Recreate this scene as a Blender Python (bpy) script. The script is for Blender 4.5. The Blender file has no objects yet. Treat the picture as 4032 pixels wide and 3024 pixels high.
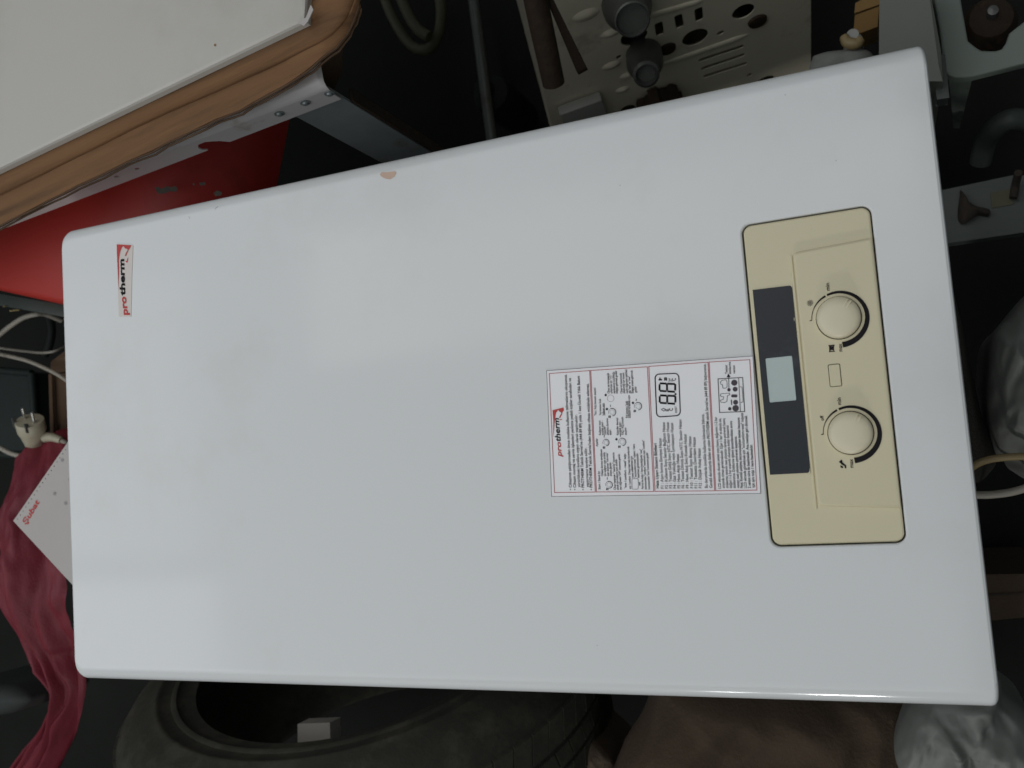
import bpy, bmesh, math, random
from mathutils import Vector, Matrix, noise

random.seed(7)
R = math.radians
sc = bpy.context.scene
col = sc.collection

# ------------------------------------------------------------------ camera
PZ = 0.75                                   # height of the boiler's front panel
CAM = Vector((0.68658, 0.16767, PZ + 0.60923))
ROT = Matrix(((0.9224165, -0.0724063, -0.3793483),
              (0.0983028, 0.9939337, 0.0493190),
              (0.3734760, -0.0827836, 0.9239384)))      # world -> camera
FPX = 3558.9                                # focal length in pixels of the 4032 x 3024 photo
cam = bpy.data.cameras.new('camera')
cam_o = bpy.data.objects.new('camera', cam)
col.objects.link(cam_o)
cam_o.matrix_world = Matrix.Translation(CAM) @ ROT.transposed().to_4x4()
cam.sensor_fit = 'HORIZONTAL'
cam.sensor_width = 36.0
cam.lens = FPX / 4032 * 36.0
cam.clip_start = 0.01
cam.clip_end = 60
cam.dof.use_dof = True
cam.dof.focus_distance = 0.68
cam.dof.aperture_fstop = 11.0
sc.camera = cam_o

# ------------------------------------------------------------------ world and lamps
w = bpy.data.worlds.new('World')
sc.world = w
w.use_nodes = True
bg = w.node_tree.nodes['Background']
bg.inputs[0].default_value = (0.86, 0.97, 0.98, 1)
bg.inputs[1].default_value = 0.09
sc.view_settings.view_transform = 'Standard'
sc.view_settings.look = 'None'
sc.view_settings.exposure = 0.14
sc.view_settings.gamma = 1.0


def area(name, loc, target, sx, sy, power, color):
    l = bpy.data.lights.new(name, 'AREA')
    l.shape = 'RECTANGLE'
    l.size, l.size_y = sx, sy
    l.energy = power
    l.color = color
    o = bpy.data.objects.new(name, l)
    col.objects.link(o)
    o.location = loc
    d = Vector(target) - Vector(loc)
    o.rotation_euler = d.to_track_quat('-Z', 'Y').to_euler()
    return o


# broad daylight falling through the open roof bays over the heap: one wide bay and
# three brighter openings, whose soft mirror images lie on the glossy cover
area('roof_bay_light', (-1.15, 0.15, PZ + 2.2), (-1.15, 0.15, 0), 4.0, 3.6, 40, (0.92, 0.965, 1.0))
area('warm_bay_light', (-0.10, 0.80, PZ + 2.14), (-0.10, 0.80, 0), 2.2, 0.50, 3.0, (1.0, 0.88, 0.80))
area('left_bay_light', (-2.20, 0.45, PZ + 2.13), (-2.20, 0.45, 0), 0.9, 1.1, 1.6, (0.93, 0.97, 1.0))
area('door_light', (-2.15, -0.62, PZ + 2.12), (-2.15, -0.62, 0), 1.0, 0.85, 2.6, (0.92, 0.95, 1.0))
area('front_fill_light', (-0.5, -2.7, PZ + 1.0), (0.1, 0.3, 0.5), 2.2, 1.4, 2.5, (0.96, 0.98, 1.0))  # weak fill added from the front to brighten the upright chassis plate
# two slits of daylight low down: the thin glints on the long rounded edge
area('slit_light', (0.55, -1.95, PZ + 0.70), (0.65, 0.0, PZ), 0.17, 0.13, 6.0, (1.0, 1.0, 0.96))
area('slit_light', (0.23, -1.95, PZ + 0.70), (0.55, 0.0, PZ), 0.05, 0.13, 1.5, (1.0, 1.0, 0.98))


# ------------------------------------------------------------------ helpers
def at(px, py, z):
    """Point of the place at height z that the photo shows at pixel (px, py)."""
    d = ROT.transposed() @ Vector(((px - 2016) / FPX, -(py - 1512) / FPX, -1))
    return CAM + d * ((z - CAM.z) / d.z)


def on_plane(px, py, p0, n):
    d = ROT.transposed() @ Vector(((px - 2016) / FPX, -(py - 1512) / FPX, -1))
    return CAM + d * ((p0 - CAM).dot(n) / d.dot(n))


def tag(o, label=None, cat=None, group=None, kind=None):
    if label: o['label'] = label
    if cat: o['category'] = cat
    if group: o['group'] = group
    if kind: o['kind'] = kind
    return o


def empty(name, loc, label=None, cat=None, group=None):
    o = bpy.data.objects.new(name, None)
    col.objects.link(o)
    o.location = loc
    o.empty_display_size = 0.05
    return tag(o, label, cat, group)


def link(name, me, mat, parent=None):
    o = bpy.data.objects.new(name, me)
    col.objects.link(o)
    if mat: me.materials.append(mat)
    if parent is not None:
        o.parent = parent
        p, off = parent, Vector((0, 0, 0))
        while p is not None:
            off += p.location
            p = p.parent
        o.location = -off          # meshes are written in world coordinates
    return o


class MB:
    def __init__(s):
        s.v, s.f, s.flat = [], [], set()

    def add(s, vs, fs, flat=False):
        b = len(s.v)
        s.v += [tuple(x) for x in vs]
        for f in fs:
            if flat: s.flat.add(len(s.f))
            s.f.append([i + b for i in f])

    def quad_grid(s, rows, close=False, close_u=False):
        n = len(rows[0])
        vs = [p for r in rows for p in r]
        fs = []
        m = len(rows)
        for i in range(m if close_u else m - 1):
            for j in range(n if close else n - 1):
                a, b = i * n + j, i * n + (j + 1) % n
                c, d = ((i + 1) % m) * n + (j + 1) % n, ((i + 1) % m) * n + j
                fs.append([a, b, c, d])
        s.add(vs, fs)

    def box(s, o, ex, ey, ez):
        o, ex, ey, ez = Vector(o), Vector(ex), Vector(ey), Vector(ez)
        v = [o, o + ex, o + ex + ey, o + ey]
        v += [p + ez for p in v]
        s.add(v, [[0, 3, 2, 1], [4, 5, 6, 7], [0, 1, 5, 4], [1, 2, 6, 5], [2, 3, 7, 6], [3, 0, 4, 7]])

    def tube(s, pts, r, n=10, sub=4, caps=True):
        pts = spline([Vector(p) for p in pts], sub)
        rows = []
        up = Vector((0, 0, 1))
        for i, p in enumerate(pts):
            t = (pts[min(i + 1, len(pts) - 1)] - pts[max(i - 1, 0)]).normalized()
            a = t.cross(up)
            if a.length < 1e-3: a = t.cross(Vector((1, 0, 0)))
            a.normalize()
            b = a.cross(t)
            rr = r(i / (len(pts) - 1)) if callable(r) else r
            rows.append([p + rr * (math.cos(2 * math.pi * k / n) * a + math.sin(2 * math.pi * k / n) * b) for k in range(n)])
        s.quad_grid(rows, close=True)
        if caps:
            s.add(rows[0], [list(range(n))])
            s.add(rows[-1], [list(range(n))[::-1]])

    def lathe(s, o, axis, prof, n=24, cap=True):
        o, axis = Vector(o), Vector(axis).normalized()
        a = axis.cross(Vector((0, 0, 1)))
        if a.length < 1e-3: a = Vector((1, 0, 0))
        a.normalize()
        b = axis.cross(a)
        rows = [[o + axis * h + max(r, 1e-6) * (math.cos(2 * math.pi * k / n) * a + math.sin(2 * math.pi * k / n) * b) for k in range(n)] for r, h in prof]
        s.quad_grid(rows, close=True)
        if cap:
            s.add(rows[0], [list(range(n))[::-1]])
            s.add(rows[-1], [list(range(n))])

    def prism(s, poly, d):
        """poly: 3-D outline; d: extrusion vector."""
        d = Vector(d)
        n = len(poly)
        a = [Vector(p) for p in poly]
        b = [p + d for p in a]
        s.add(a + b, [list(range(n))[::-1], list(range(n, 2 * n))], flat=True)
        s.add(a + b, [[i, (i + 1) % n, n + (i + 1) % n, n + i] for i in range(n)])

    def build(s, name, mat, parent=None, smooth=None, bevel=None, seg=2):
        me = bpy.data.meshes.new(name)
        me.from_pydata(s.v, [], s.f)
        bm = bmesh.new()
        bm.from_mesh(me)
        if not s.flat:
            bmesh.ops.remove_doubles(bm, verts=bm.verts, dist=1e-6)
            bmesh.ops.recalc_face_normals(bm, faces=bm.faces)
        if bevel:
            ed = [e for e in bm.edges if len(e.link_faces) == 2 and e.calc_face_angle(0) > 0.6]
            bmesh.ops.bevel(bm, geom=ed, offset=bevel, segments=seg, profile=0.5, affect='EDGES')
        bm.to_mesh(me)
        bm.free()
        if smooth or bevel:
            for i, p in enumerate(me.polygons):
                p.use_smooth = i not in s.flat
            me.set_sharp_from_angle(angle=R(smooth or 40))
        return link(name, me, mat, parent)


def spline(p, sub):
    if sub <= 1 or len(p) < 3: return p
    out = []
    for i in range(len(p) - 1):
        a, b, c, d = p[max(i - 1, 0)], p[i], p[i + 1], p[min(i + 2, len(p) - 1)]
        for k in range(sub):
            t = k / sub
            out.append(0.5 * ((2 * b) + (c - a) * t + (2 * a - 5 * b + 4 * c - d) * t * t + (3 * b - a - 3 * c + d) * t ** 3))
    out.append(p[-1])
    return out


def rrect(x0, x1, y0, y1, r, n=6):
    out = []
    for cx, cy, a0 in ((x1 - r, y1 - r, 0), (x0 + r, y1 - r, 90), (x0 + r, y0 + r, 180), (x1 - r, y0 + r, 270)):
        for k in range(n + 1):
            a = R(a0 + 90 * k / n)
            out.append((cx + r * math.cos(a), cy + r * math.sin(a)))
    return out


def circle(cx, cy, r, n=28, ry=None):
    return [(cx + r * math.cos(2 * math.pi * k / n), cy + (ry or r) * math.sin(2 * math.pi * k / n)) for k in range(n)]


def area2(p):
    return sum(p[i][0] * p[(i + 1) % len(p)][1] - p[(i + 1) % len(p)][0] * p[i][1] for i in range(len(p))) / 2


def offset(p, d):
    """Outline moved inwards by d (outwards when negative)."""
    s = 1 if area2(p) > 0 else -1
    n, out = len(p), []
    for i in range(n):
        a, b, c = Vector(p[i - 1]), Vector(p[i]), Vector(p[(i + 1) % n])
        e, f = (b - a), (c - b)
        e.normalize(); f.normalize()
        n1, n2 = Vector((-e.y, e.x)) * s, Vector((-f.y, f.x)) * s
        m = n1 + n2
        k = d / max(0.3, m.length_squared / 2)
        out.append(tuple(b + m * k))
    return out


def sheet(name, mat, parent, outer, holes, fr, depth, bevel=0.0, hole_depth=None, hole_bevel=0.0, smooth=40):
    """A plate with real holes. outer / holes are outlines in the frame fr = (origin, ex, ey, ez); the top face lies at ez = 0."""
    o, ex, ey, ez = [Vector(q) for q in fr]
    W = lambda p, z: o + ex * p[0] + ey * p[1] + ez * z
    mb = MB()
    if area2(outer) < 0: outer = outer[::-1]
    top = offset(outer, bevel) if bevel else outer
    bm = bmesh.new()
    loops = []
    for lp in [top] + [offset(h, -hole_bevel) if hole_bevel else h for h in holes]:
        vs = [bm.verts.new((p[0], p[1], 0)) for p in lp]
        loops += [bm.edges.new((vs[i], vs[(i + 1) % len(vs)])) for i in range(len(vs))]
    bmesh.ops.triangle_fill(bm, use_beauty=True, use_dissolve=False, edges=loops, normal=(0, 0, 1))
    bm.verts.index_update()
    vv = [W((v.co.x, v.co.y), 0) for v in bm.verts]
    ff = []
    for f in bm.faces:
        ids = [v.index for v in f.verts]
        ff.append(ids if f.normal.z > 0 else ids[::-1])
    bm.free()
    mb.add(vv, ff, flat=True)

    def ring(a, za, b, zb, flip):
        n = len(a)
        fs = []
        for i in range(n):
            q = [i, (i + 1) % n, n + (i + 1) % n, n + i]
            fs.append(q[::-1] if flip else q)
        mb.add([W(p, za) for p in a] + [W(p, zb) for p in b], fs)
    if bevel:
        mid = offset(outer, bevel * 0.3)
        ring(top, 0, mid, -bevel * 0.3, True)
        ring(mid, -bevel * 0.3, outer, -bevel, True)
    ring(outer, -bevel, outer, -depth, True)
    hd = hole_depth or depth
    for h in holes:
        if area2(h) < 0: h = h[::-1]
        if hole_bevel:
            big = offset(h, -hole_bevel)
            mid = offset(h, -hole_bevel * 0.3)
            ring(big, 0, mid, -hole_bevel * 0.3, False)
            ring(mid, -hole_bevel * 0.3, h, -hole_bevel, False)
        ring(h, -hole_bevel, h, -hd, False)
    n = len(outer)
    mb.add([W(p, -depth) for p in outer], [list(range(n))[::-1]] if not holes else [], flat=True)
    return mb.build(name, mat, parent, smooth=smooth)


def mat(name, c, rough=0.5, metal=0.0, spec=0.5, var=0.0, vscale=20, bump=0.0, bscale=200, srot=0.0, rvar=0.0, coat=0.0, dirt=None, dscale=4, dlo=0.55, dhi=0.75, alpha=1.0, trans=0.0, stretch=None):
    m = bpy.data.materials.new(name)
    m.use_nodes = True
    nt = m.node_tree
    b = nt.nodes['Principled BSDF']
    b.inputs['Base Color'].default_value = (*c, 1)
    b.inputs['Roughness'].default_value = rough
    b.inputs['Metallic'].default_value = metal
    b.inputs['Specular IOR Level'].default_value = spec
    b.inputs['Coat Weight'].default_value = coat
    b.inputs['Alpha'].default_value = alpha
    b.inputs['Transmission Weight'].default_value = trans
    tc = nt.nodes.new('ShaderNodeTexCoord')
    src = tc.outputs['Object']
    if srot:
        mr = nt.nodes.new('ShaderNodeMapping')
        mr.inputs['Rotation'].default_value = (0, 0, srot)
        nt.links.new(src, mr.inputs['Vector'])
        src = mr.outputs['Vector']
    if stretch:
        mp = nt.nodes.new('ShaderNodeMapping')
        mp.inputs['Scale'].default_value = stretch
        nt.links.new(src, mp.inputs['Vector'])
        src = mp.outputs['Vector']

    def nz(scale, detail=4, rg=0.6):
        n = nt.nodes.new('ShaderNodeTexNoise')
        n.inputs['Scale'].default_value = scale
        n.inputs['Detail'].default_value = detail
        n.inputs['Roughness'].default_value = rg
        nt.links.new(src, n.inputs['Vector'])
        return n.outputs['Fac']
    last = None
    if var:
        mx = nt.nodes.new('ShaderNodeMix')
        mx.data_type = 'RGBA'
        mx.inputs['A'].default_value = (*[x * (1 - var) for x in c], 1)
        mx.inputs['B'].default_value = (*[min(1, x * (1 + var)) for x in c], 1)
        nt.links.new(nz(vscale), mx.inputs['Factor'])
        last = mx.outputs['Result']
    if dirt:
        rp = nt.nodes.new('ShaderNodeMapRange')
        rp.inputs['From Min'].default_value = dlo
        rp.inputs['From Max'].default_value = dhi
        nt.links.new(nz(dscale, 8, 0.65), rp.inputs['Value'])
        mx = nt.nodes.new('ShaderNodeMix')
        mx.data_type = 'RGBA'
        mx.inputs['A'].default_value = (*c, 1)
        if last: nt.links.new(last, mx.inputs['A'])
        mx.inputs['B'].default_value = (*dirt, 1)
        nt.links.new(rp.outputs['Result'], mx.inputs['Factor'])
        last = mx.outputs['Result']
    if last: nt.links.new(last, b.inputs['Base Color'])
    if rvar:
        rr = nt.nodes.new('ShaderNodeMapRange')
        rr.inputs['From Min'].default_value = 0.42
        rr.inputs['From Max'].default_value = 0.72
        rr.inputs['To Min'].default_value = rough
        rr.inputs['To Max'].default_value = rough + rvar
        nt.links.new(nz(5.5, 7, 0.7), rr.inputs['Value'])
        nt.links.new(rr.outputs['Result'], b.inputs['Roughness'])
    if bump:
        bp = nt.nodes.new('ShaderNodeBump')
        bp.inputs['Strength'].default_value = bump
        bp.inputs['Distance'].default_value = 0.002
        nt.links.new(nz(bscale, 3), bp.inputs['Height'])
        nt.links.new(bp.outputs['Normal'], b.inputs['Normal'])
    return m


M = dict(
    enamel=mat('white_enamel', (0.715, 0.725, 0.73), 0.095, spec=0.5, var=0.012, vscale=3.5, bump=0.012, bscale=12, rvar=0.14, dirt=(0.63, 0.625, 0.61), dscale=6, dlo=0.52, dhi=0.95),
    inside=mat('dark_recess', (0.03, 0.03, 0.03), 0.8),
    cream=mat('cream_plastic', (0.68, 0.615, 0.42), 0.42, var=0.02, vscale=9, bump=0.05, bscale=1500),
    knob=mat('knob_plastic', (0.72, 0.655, 0.48), 0.36, var=0.02, vscale=30),
    strip=mat('charcoal_window', (0.014, 0.018, 0.025), 0.35, spec=0.3, var=0.1, vscale=40, dirt=(0.06, 0.065, 0.07), dscale=25, dlo=0.6, dhi=0.9),
    lcd=mat('lcd_glass', (0.46, 0.55, 0.53), 0.25, var=0.03, vscale=60),
    ink=mat('black_ink', (0.014, 0.012, 0.014), 0.7, spec=0.15),
    ink2=mat('purple_black_ink', (0.045, 0.03, 0.045), 0.5),
    red_ink=mat('red_ink', (0.50, 0.030, 0.028), 0.45),
    red_line=mat('red_line_ink', (0.40, 0.05, 0.07), 0.5),
    paper=mat('sticker_paper', (0.9, 0.89, 0.91), 0.4, var=0.012, vscale=30),
    badge=mat('badge_film', (0.68, 0.62, 0.58), 0.4, var=0.03, vscale=60),
    badge_light=mat('badge_pale_ink', (0.74, 0.68, 0.62), 0.4),
    scuff=mat('grey_scuff', (0.36, 0.35, 0.35), 0.6),
    primer=mat('chip_primer', (0.60, 0.43, 0.34), 0.7, var=0.12, vscale=90),
    white_case=mat('off_white_paint', (0.52, 0.495, 0.455), 0.4, var=0.05, vscale=5, dirt=(0.36, 0.34, 0.29), dscale=2.2, dlo=0.5, dhi=0.85),
    tray=mat('white_tray_paint', (0.6, 0.56, 0.55), 0.35, var=0.04, vscale=12, dirt=(0.30, 0.24, 0.18), dscale=22, dlo=0.64, dhi=0.8),
    board=mat('corrugated_cardboard', (0.185, 0.092, 0.038), 0.85, var=0.22, vscale=9, bump=0.3, bscale=60, dirt=(0.085, 0.042, 0.018), dscale=7, dlo=0.45, dhi=0.75, srot=R(-10), stretch=(0.7, 11, 1)),
    board2=mat('dull_cardboard', (0.09, 0.052, 0.028), 0.9, var=0.2, vscale=14, bump=0.4, bscale=120),
    galv=mat('galvanised_steel', (0.24, 0.265, 0.27), 0.45, metal=0.55, var=0.25, vscale=25, dirt=(0.12, 0.08, 0.05), dscale=18, dlo=0.58, dhi=0.8, bump=0.1, bscale=80),
    steel=mat('dull_steel', (0.14, 0.15, 0.145), 0.45, metal=0.6, var=0.25, vscale=30, dirt=(0.07, 0.05, 0.035), dscale=30, dlo=0.5, dhi=0.8),
    rust=mat('rusty_metal', (0.036, 0.022, 0.013), 0.75, metal=0.3, var=0.4, vscale=60, bump=0.6, bscale=150, dirt=(0.10, 0.05, 0.015), dscale=70, dlo=0.58, dhi=0.75),
    redp=mat('red_gloss_paint', (0.4, 0.026, 0.018), 0.45, var=0.12, vscale=7, dirt=(0.20, 0.014, 0.010), dscale=9, dlo=0.6, dhi=0.85, bump=0.06, bscale=40),
    bare=mat('bare_patch', (0.13, 0.12, 0.1), 0.8, var=0.3, vscale=150),
    rail=mat('grey_green_paint', (0.06, 0.072, 0.063), 0.5, var=0.25, vscale=30, dirt=(0.04, 0.035, 0.03), dscale=40, dlo=0.55, dhi=0.8),
    brass=mat('brass', (0.55, 0.42, 0.2), 0.3, metal=0.9),
    cable=mat('white_cable', (0.34, 0.31, 0.26), 0.5, var=0.12, vscale=60, dirt=(0.13, 0.11, 0.07), dscale=50, dlo=0.55, dhi=0.8),
    ycable=mat('yellowed_cable', (0.26, 0.19, 0.09), 0.5, var=0.12, vscale=60),
    plug=mat('plug_plastic', (0.42, 0.39, 0.29), 0.45, var=0.08, vscale=50, dirt=(0.30, 0.22, 0.10), dscale=45, dlo=0.58, dhi=0.8),
    pin=mat('pin_metal', (0.6, 0.6, 0.58), 0.3, metal=0.9),
    card=mat('calendar_card', (0.46, 0.43, 0.41), 0.7, var=0.05, vscale=20),
    faded=mat('faded_ink', (0.30, 0.28, 0.28), 0.7),
    maroon=mat('maroon_cloth', (0.165, 0.012, 0.024), 0.6, var=0.25, vscale=18, bump=0.3, bscale=300),
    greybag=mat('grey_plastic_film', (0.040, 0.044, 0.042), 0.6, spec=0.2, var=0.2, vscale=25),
    rubber=mat('dusty_rubber', (0.036, 0.035, 0.028), 0.8, spec=0.2, var=0.3, vscale=20, bump=0.35, bscale=180, dirt=(0.075, 0.07, 0.055), dscale=22, dlo=0.48, dhi=0.8),
    whitebox=mat('white_carton', (0.3, 0.28, 0.25), 0.7, var=0.08, vscale=30),
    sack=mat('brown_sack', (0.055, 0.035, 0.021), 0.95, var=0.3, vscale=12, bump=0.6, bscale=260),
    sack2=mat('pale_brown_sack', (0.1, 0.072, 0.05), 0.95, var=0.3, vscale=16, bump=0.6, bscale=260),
    film=mat('clear_plastic_film', (0.2, 0.205, 0.19), 0.55, spec=0.2, var=0.3, vscale=25),
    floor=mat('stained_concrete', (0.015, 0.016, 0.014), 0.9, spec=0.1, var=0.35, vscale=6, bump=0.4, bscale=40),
    dark=mat('black_plastic', (0.018, 0.019, 0.019), 0.6, spec=0.2, var=0.3, vscale=20),
    crate=mat('dark_green_plastic', (0.018, 0.025, 0.023), 0.55, spec=0.2, var=0.35, vscale=12),
    olive=mat('olive_hose', (0.085, 0.082, 0.045), 0.6, var=0.3, vscale=30),
    chassis=mat('dirty_cream_enamel', (0.7, 0.64, 0.5), 0.5, var=0.12, vscale=8, dirt=(0.30, 0.22, 0.14), dscale=16, dlo=0.56, dhi=0.8),
    zinc=mat('dark_zinc', (0.10, 0.105, 0.095), 0.5, metal=0.5, var=0.3, vscale=50, bump=0.2, bscale=120),
    greycab=mat('grey_green_sheet', (0.18, 0.21, 0.185), 0.55, var=0.18, vscale=8, dirt=(0.06, 0.06, 0.05), dscale=12, dlo=0.55, dhi=0.8),
    greycab2=mat('grey_cabinet_paint', (0.14, 0.145, 0.125), 0.55, var=0.15, vscale=8),
    wplastic=mat('white_plastic', (0.3, 0.3, 0.275), 0.5, var=0.08, vscale=30, dirt=(0.17, 0.13, 0.09), dscale=30, dlo=0.58, dhi=0.8),
    wood=mat('yellow_wood', (0.22, 0.125, 0.035), 0.7, var=0.2, vscale=20, stretch=(1, 1, 8)),
    mesh=mat('black_netting', (0.035, 0.030, 0.024), 0.85, var=0.5, vscale=160, bump=0.8, bscale=500),
    rag=mat('dark_brown_rag', (0.035, 0.026, 0.020), 0.95, var=0.3, vscale=40, bump=0.5, bscale=300),
)

X, Y, Z = Vector((1, 0, 0)), Vector((0, 1, 0)), Vector((0, 0, 1))


# ------------------------------------------------------------------ flat print
class Print:
    """Collects lettering and line art that lies on one flat surface; build() links it as one mesh."""

    def __init__(s, pix, lift):
        s.pix, s.lift, s.mb, s.txt = pix, lift, MB(), []

    def P(s, x, y):
        return s.pix(x, y) + Z * s.lift

    def text(s, string, a, b, h, bold=0.0, shear=0.0):
        """baseline from a to b (photo pixels), h = capital height in metres"""
        s.txt.append((string, s.P(*a), s.P(*b), h, bold, shear))

    def poly(s, pts):
        q = [s.P(*p) for p in pts]
        n = sum((q[i].cross(q[(i + 1) % len(q)]) for i in range(len(q))), Vector())
        s.mb.add(q if n.z > 0 else q[::-1], [list(range(len(q)))], flat=True)

    def line(s, pts, wid, closed=False):
        q = [s.P(*p) for p in pts]
        s.band(q, wid, closed)

    def band(s, q, wid, closed=False):
        n = len(q)
        rows = []
        for i, p in enumerate(q):
            a = q[i - 1] if (i > 0 or closed) else p
            b = q[(i + 1) % n] if (i < n - 1 or closed) else p
            e = (p - a).normalized() if (p - a).length > 1e-9 else (b - p).normalized()
            f = (b - p).normalized() if (b - p).length > 1e-9 else e
            m = Vector((-(e + f).y, (e + f).x, 0)).normalized()
            k = 1 / max(0.5, m.dot(Vector((-e.y, e.x, 0))))
            ww = wid(i / (n - 1)) if callable(wid) else wid
            rows.append([p - m * ww / 2 * k, p + m * ww / 2 * k])
        s.mb.quad_grid(rows, close_u=closed)

    def ring(s, c, r, wid, a0=0, a1=360, n=24):
        """circle arc in surface metres round photo pixel c"""
        o = s.P(*c)
        q = [o + Vector((r * math.cos(R(a0 + (a1 - a0) * k / n)), r * math.sin(R(a0 + (a1 - a0) * k / n)), 0)) for k in range(n + 1)]
        s.band(q, wid)

    def dot(s, c, rx, ry=None):
        o = s.P(*c)
        s.mb.add([o + Vector((x, y, 0)) for x, y in circle(0, 0, rx, 16, ry)], [list(range(16))], flat=True)

    def build(s, name, m, parent):
        cs = []
        for string, a, b, h, bold, shear in s.txt:
            cu = bpy.data.curves.new('t', 'FONT')
            cu.body = string
            cu.size = 1.0
            cu.resolution_u = 3
            cu.offset = bold + 0.003
            cu.shear = shear
            o = bpy.data.objects.new('t', cu)
            col.objects.link(o)
            cs.append(o)
        if cs:
            dg = bpy.context.evaluated_depsgraph_get()
            dg.update()
        for o, (string, a, b, h, bold, shear) in zip(cs, s.txt):
            me = bpy.data.meshes.new_from_object(o.evaluated_get(dg))
            if len(me.vertices):
                xs = [v.co.x for v in me.vertices]
                x0, x1 = min(xs), max(xs)
                e = b - a
                k = e.length / max(x1 - x0, 1e-6)
                e.normalize()
                up = Vector((-e.y, e.x, 0))
                up.normalize()
                ky = h / 0.727
                s.mb.add([a + e * ((v.co.x - x0) * k) + up * (v.co.y * ky) for v in me.vertices], [list(p.vertices) for p in me.polygons], flat=True)
            cu = o.data
            bpy.data.objects.remove(o)
            bpy.data.curves.remove(cu)
            bpy.data.meshes.remove(me)
        me = bpy.data.meshes.new(name)
        me.from_pydata(s.mb.v, [], s.mb.f)
        bm = bmesh.new()
        bm.from_mesh(me)
        for f in bm.faces:
            if f.normal.z < 0: f.normal_flip()
        bm.to_mesh(me)
        bm.free()
        return link(name, me, m, parent)


# ------------------------------------------------------------------ the setting
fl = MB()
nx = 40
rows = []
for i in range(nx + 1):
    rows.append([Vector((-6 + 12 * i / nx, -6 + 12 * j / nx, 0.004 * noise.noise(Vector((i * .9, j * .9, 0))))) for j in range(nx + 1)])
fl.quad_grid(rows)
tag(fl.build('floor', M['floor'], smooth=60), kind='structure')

# ------------------------------------------------------------------ the boiler
L, W, RE, RW = 0.7347, 0.41, 0.0115, 0.0135
boiler = empty('wall_boiler', (L / 2, W / 2, PZ - 0.30),
               'white wall boiler lying on its back with a cream control panel and two knobs', 'boiler')

# cover: rounded long edges, crisp folded ends, plan corners rounded
def cover():
    prof = [(0.0, -0.275)]
    for k in range(15):
        a = R(90 * k / 14)
        prof.append((RW - RW * math.cos(a) ** (2 / 2.2), -RE + RE * math.sin(a) ** (2 / 2.2)))
    n1 = len(prof)
    full = prof + [(W - y, z) for y, z in prof[::-1]]
    secs = []
    for rc, side in ((0.009, 0), (0.005, 1)):
        xs = [(0, -0.0022), (0.0007, -0.0007), (0.0022, 0)] + [(0.0022 + (rc - 0.0022) * k / 6, 0) for k in range(1, 7)]
        part = []
        for x, dz in xs:
            d = rc - math.sqrt(max(0, rc * rc - (rc - x) ** 2))
            part.append((x if side == 0 else L - x, dz, d))
        secs += part if side == 0 else part[::-1]
    mb = MB()
    rws = []
    for x, dz, d in secs:
        row = []
        for i, (y, z) in enumerate(full):
            lo = i < n1
            row.append(Vector((x, y + d if lo else y - d, PZ + z + (dz if z > -0.2 else 0))))
        rws.append(row)
    m = len(full)
    mb.quad_grid([r[:n1] for r in rws])
    mb.quad_grid([r[n1:] for r in rws])
    mb.add(rws[0], [list(range(m))[::-1]], flat=True)
    mb.add(rws[-1], [list(range(m))], flat=True)
    last = len(secs) - 1
    for i in (0, 1, last - 2, last - 1):            # folded ends across the flat
        mb.add([rws[i][n1 - 1], rws[i][n1], rws[i + 1][n1], rws[i + 1][n1 - 1]], [[0, 3, 2, 1]])
    lo = [rws[i][n1 - 1] for i in range(2, last - 1)]
    hi = [rws[i][n1] for i in range(2, last - 1)][::-1]
    outer = [(p.x, p.y) for p in lo + hi]
    hole = rrect(0.6127, 0.6934, 0.0990, 0.3117, 0.0062, 8)
    hb = 0.0012
    bm = bmesh.new()
    ed = []
    for lp in (outer, offset(hole, -hb)):
        vs = [bm.verts.new((p[0], p[1], 0)) for p in lp]
        ed += [bm.edges.new((vs[i], vs[(i + 1) % len(vs)])) for i in range(len(vs))]
    bmesh.ops.triangle_fill(bm, use_beauty=True, use_dissolve=False, edges=ed, normal=(0, 0, 1))
    bm.verts.index_update()
    mb.add([Vector((v.co.x, v.co.y, PZ)) for v in bm.verts],
           [[v.index for v in f.verts] if f.normal.z > 0 else [v.index for v in f.verts][::-1] for f in bm.faces], flat=True)
    bm.free()
    prev, zp = offset(hole, -hb), 0
    for q, z in ((offset(hole, -hb * .3), -hb * .3), (hole, -hb), (hole, -0.010)):
        n = len(hole)
        mb.add([Vector((*p, PZ + zp)) for p in prev] + [Vector((*p, PZ + z)) for p in q],
               [[i, (i + 1) % n, n + (i + 1) % n, n + i] for i in range(n)])
        prev, zp = q, z
    return mb.build('cover', M['enamel'], boiler, smooth=40)


cover()
b = MB()
b.box((0.004, 0.006, PZ - 0.300), (L - 0.008, 0, 0), (0, W - 0.012, 0), (0, 0, 0.024))
b.build('back_plate', M['galv'], boiler, bevel=0.002)

# control panel
FR = lambda z: (Vector((0, 0, PZ + z)), X, Y, Z)
cp = sheet('control_panel', M['cream'], boiler, rrect(0.6136, 0.6926, 0.0999, 0.3108, 0.0056, 8), [], FR(-0.0010), 0.012, bevel=0.0012)
b = MB()
b.box((0.608, 0.094, PZ - 0.016), (0.090, 0, 0), (0, 0.222, 0), (0, 0, 0.003))
b.build('panel_recess', M['inside'], boiler)

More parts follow.
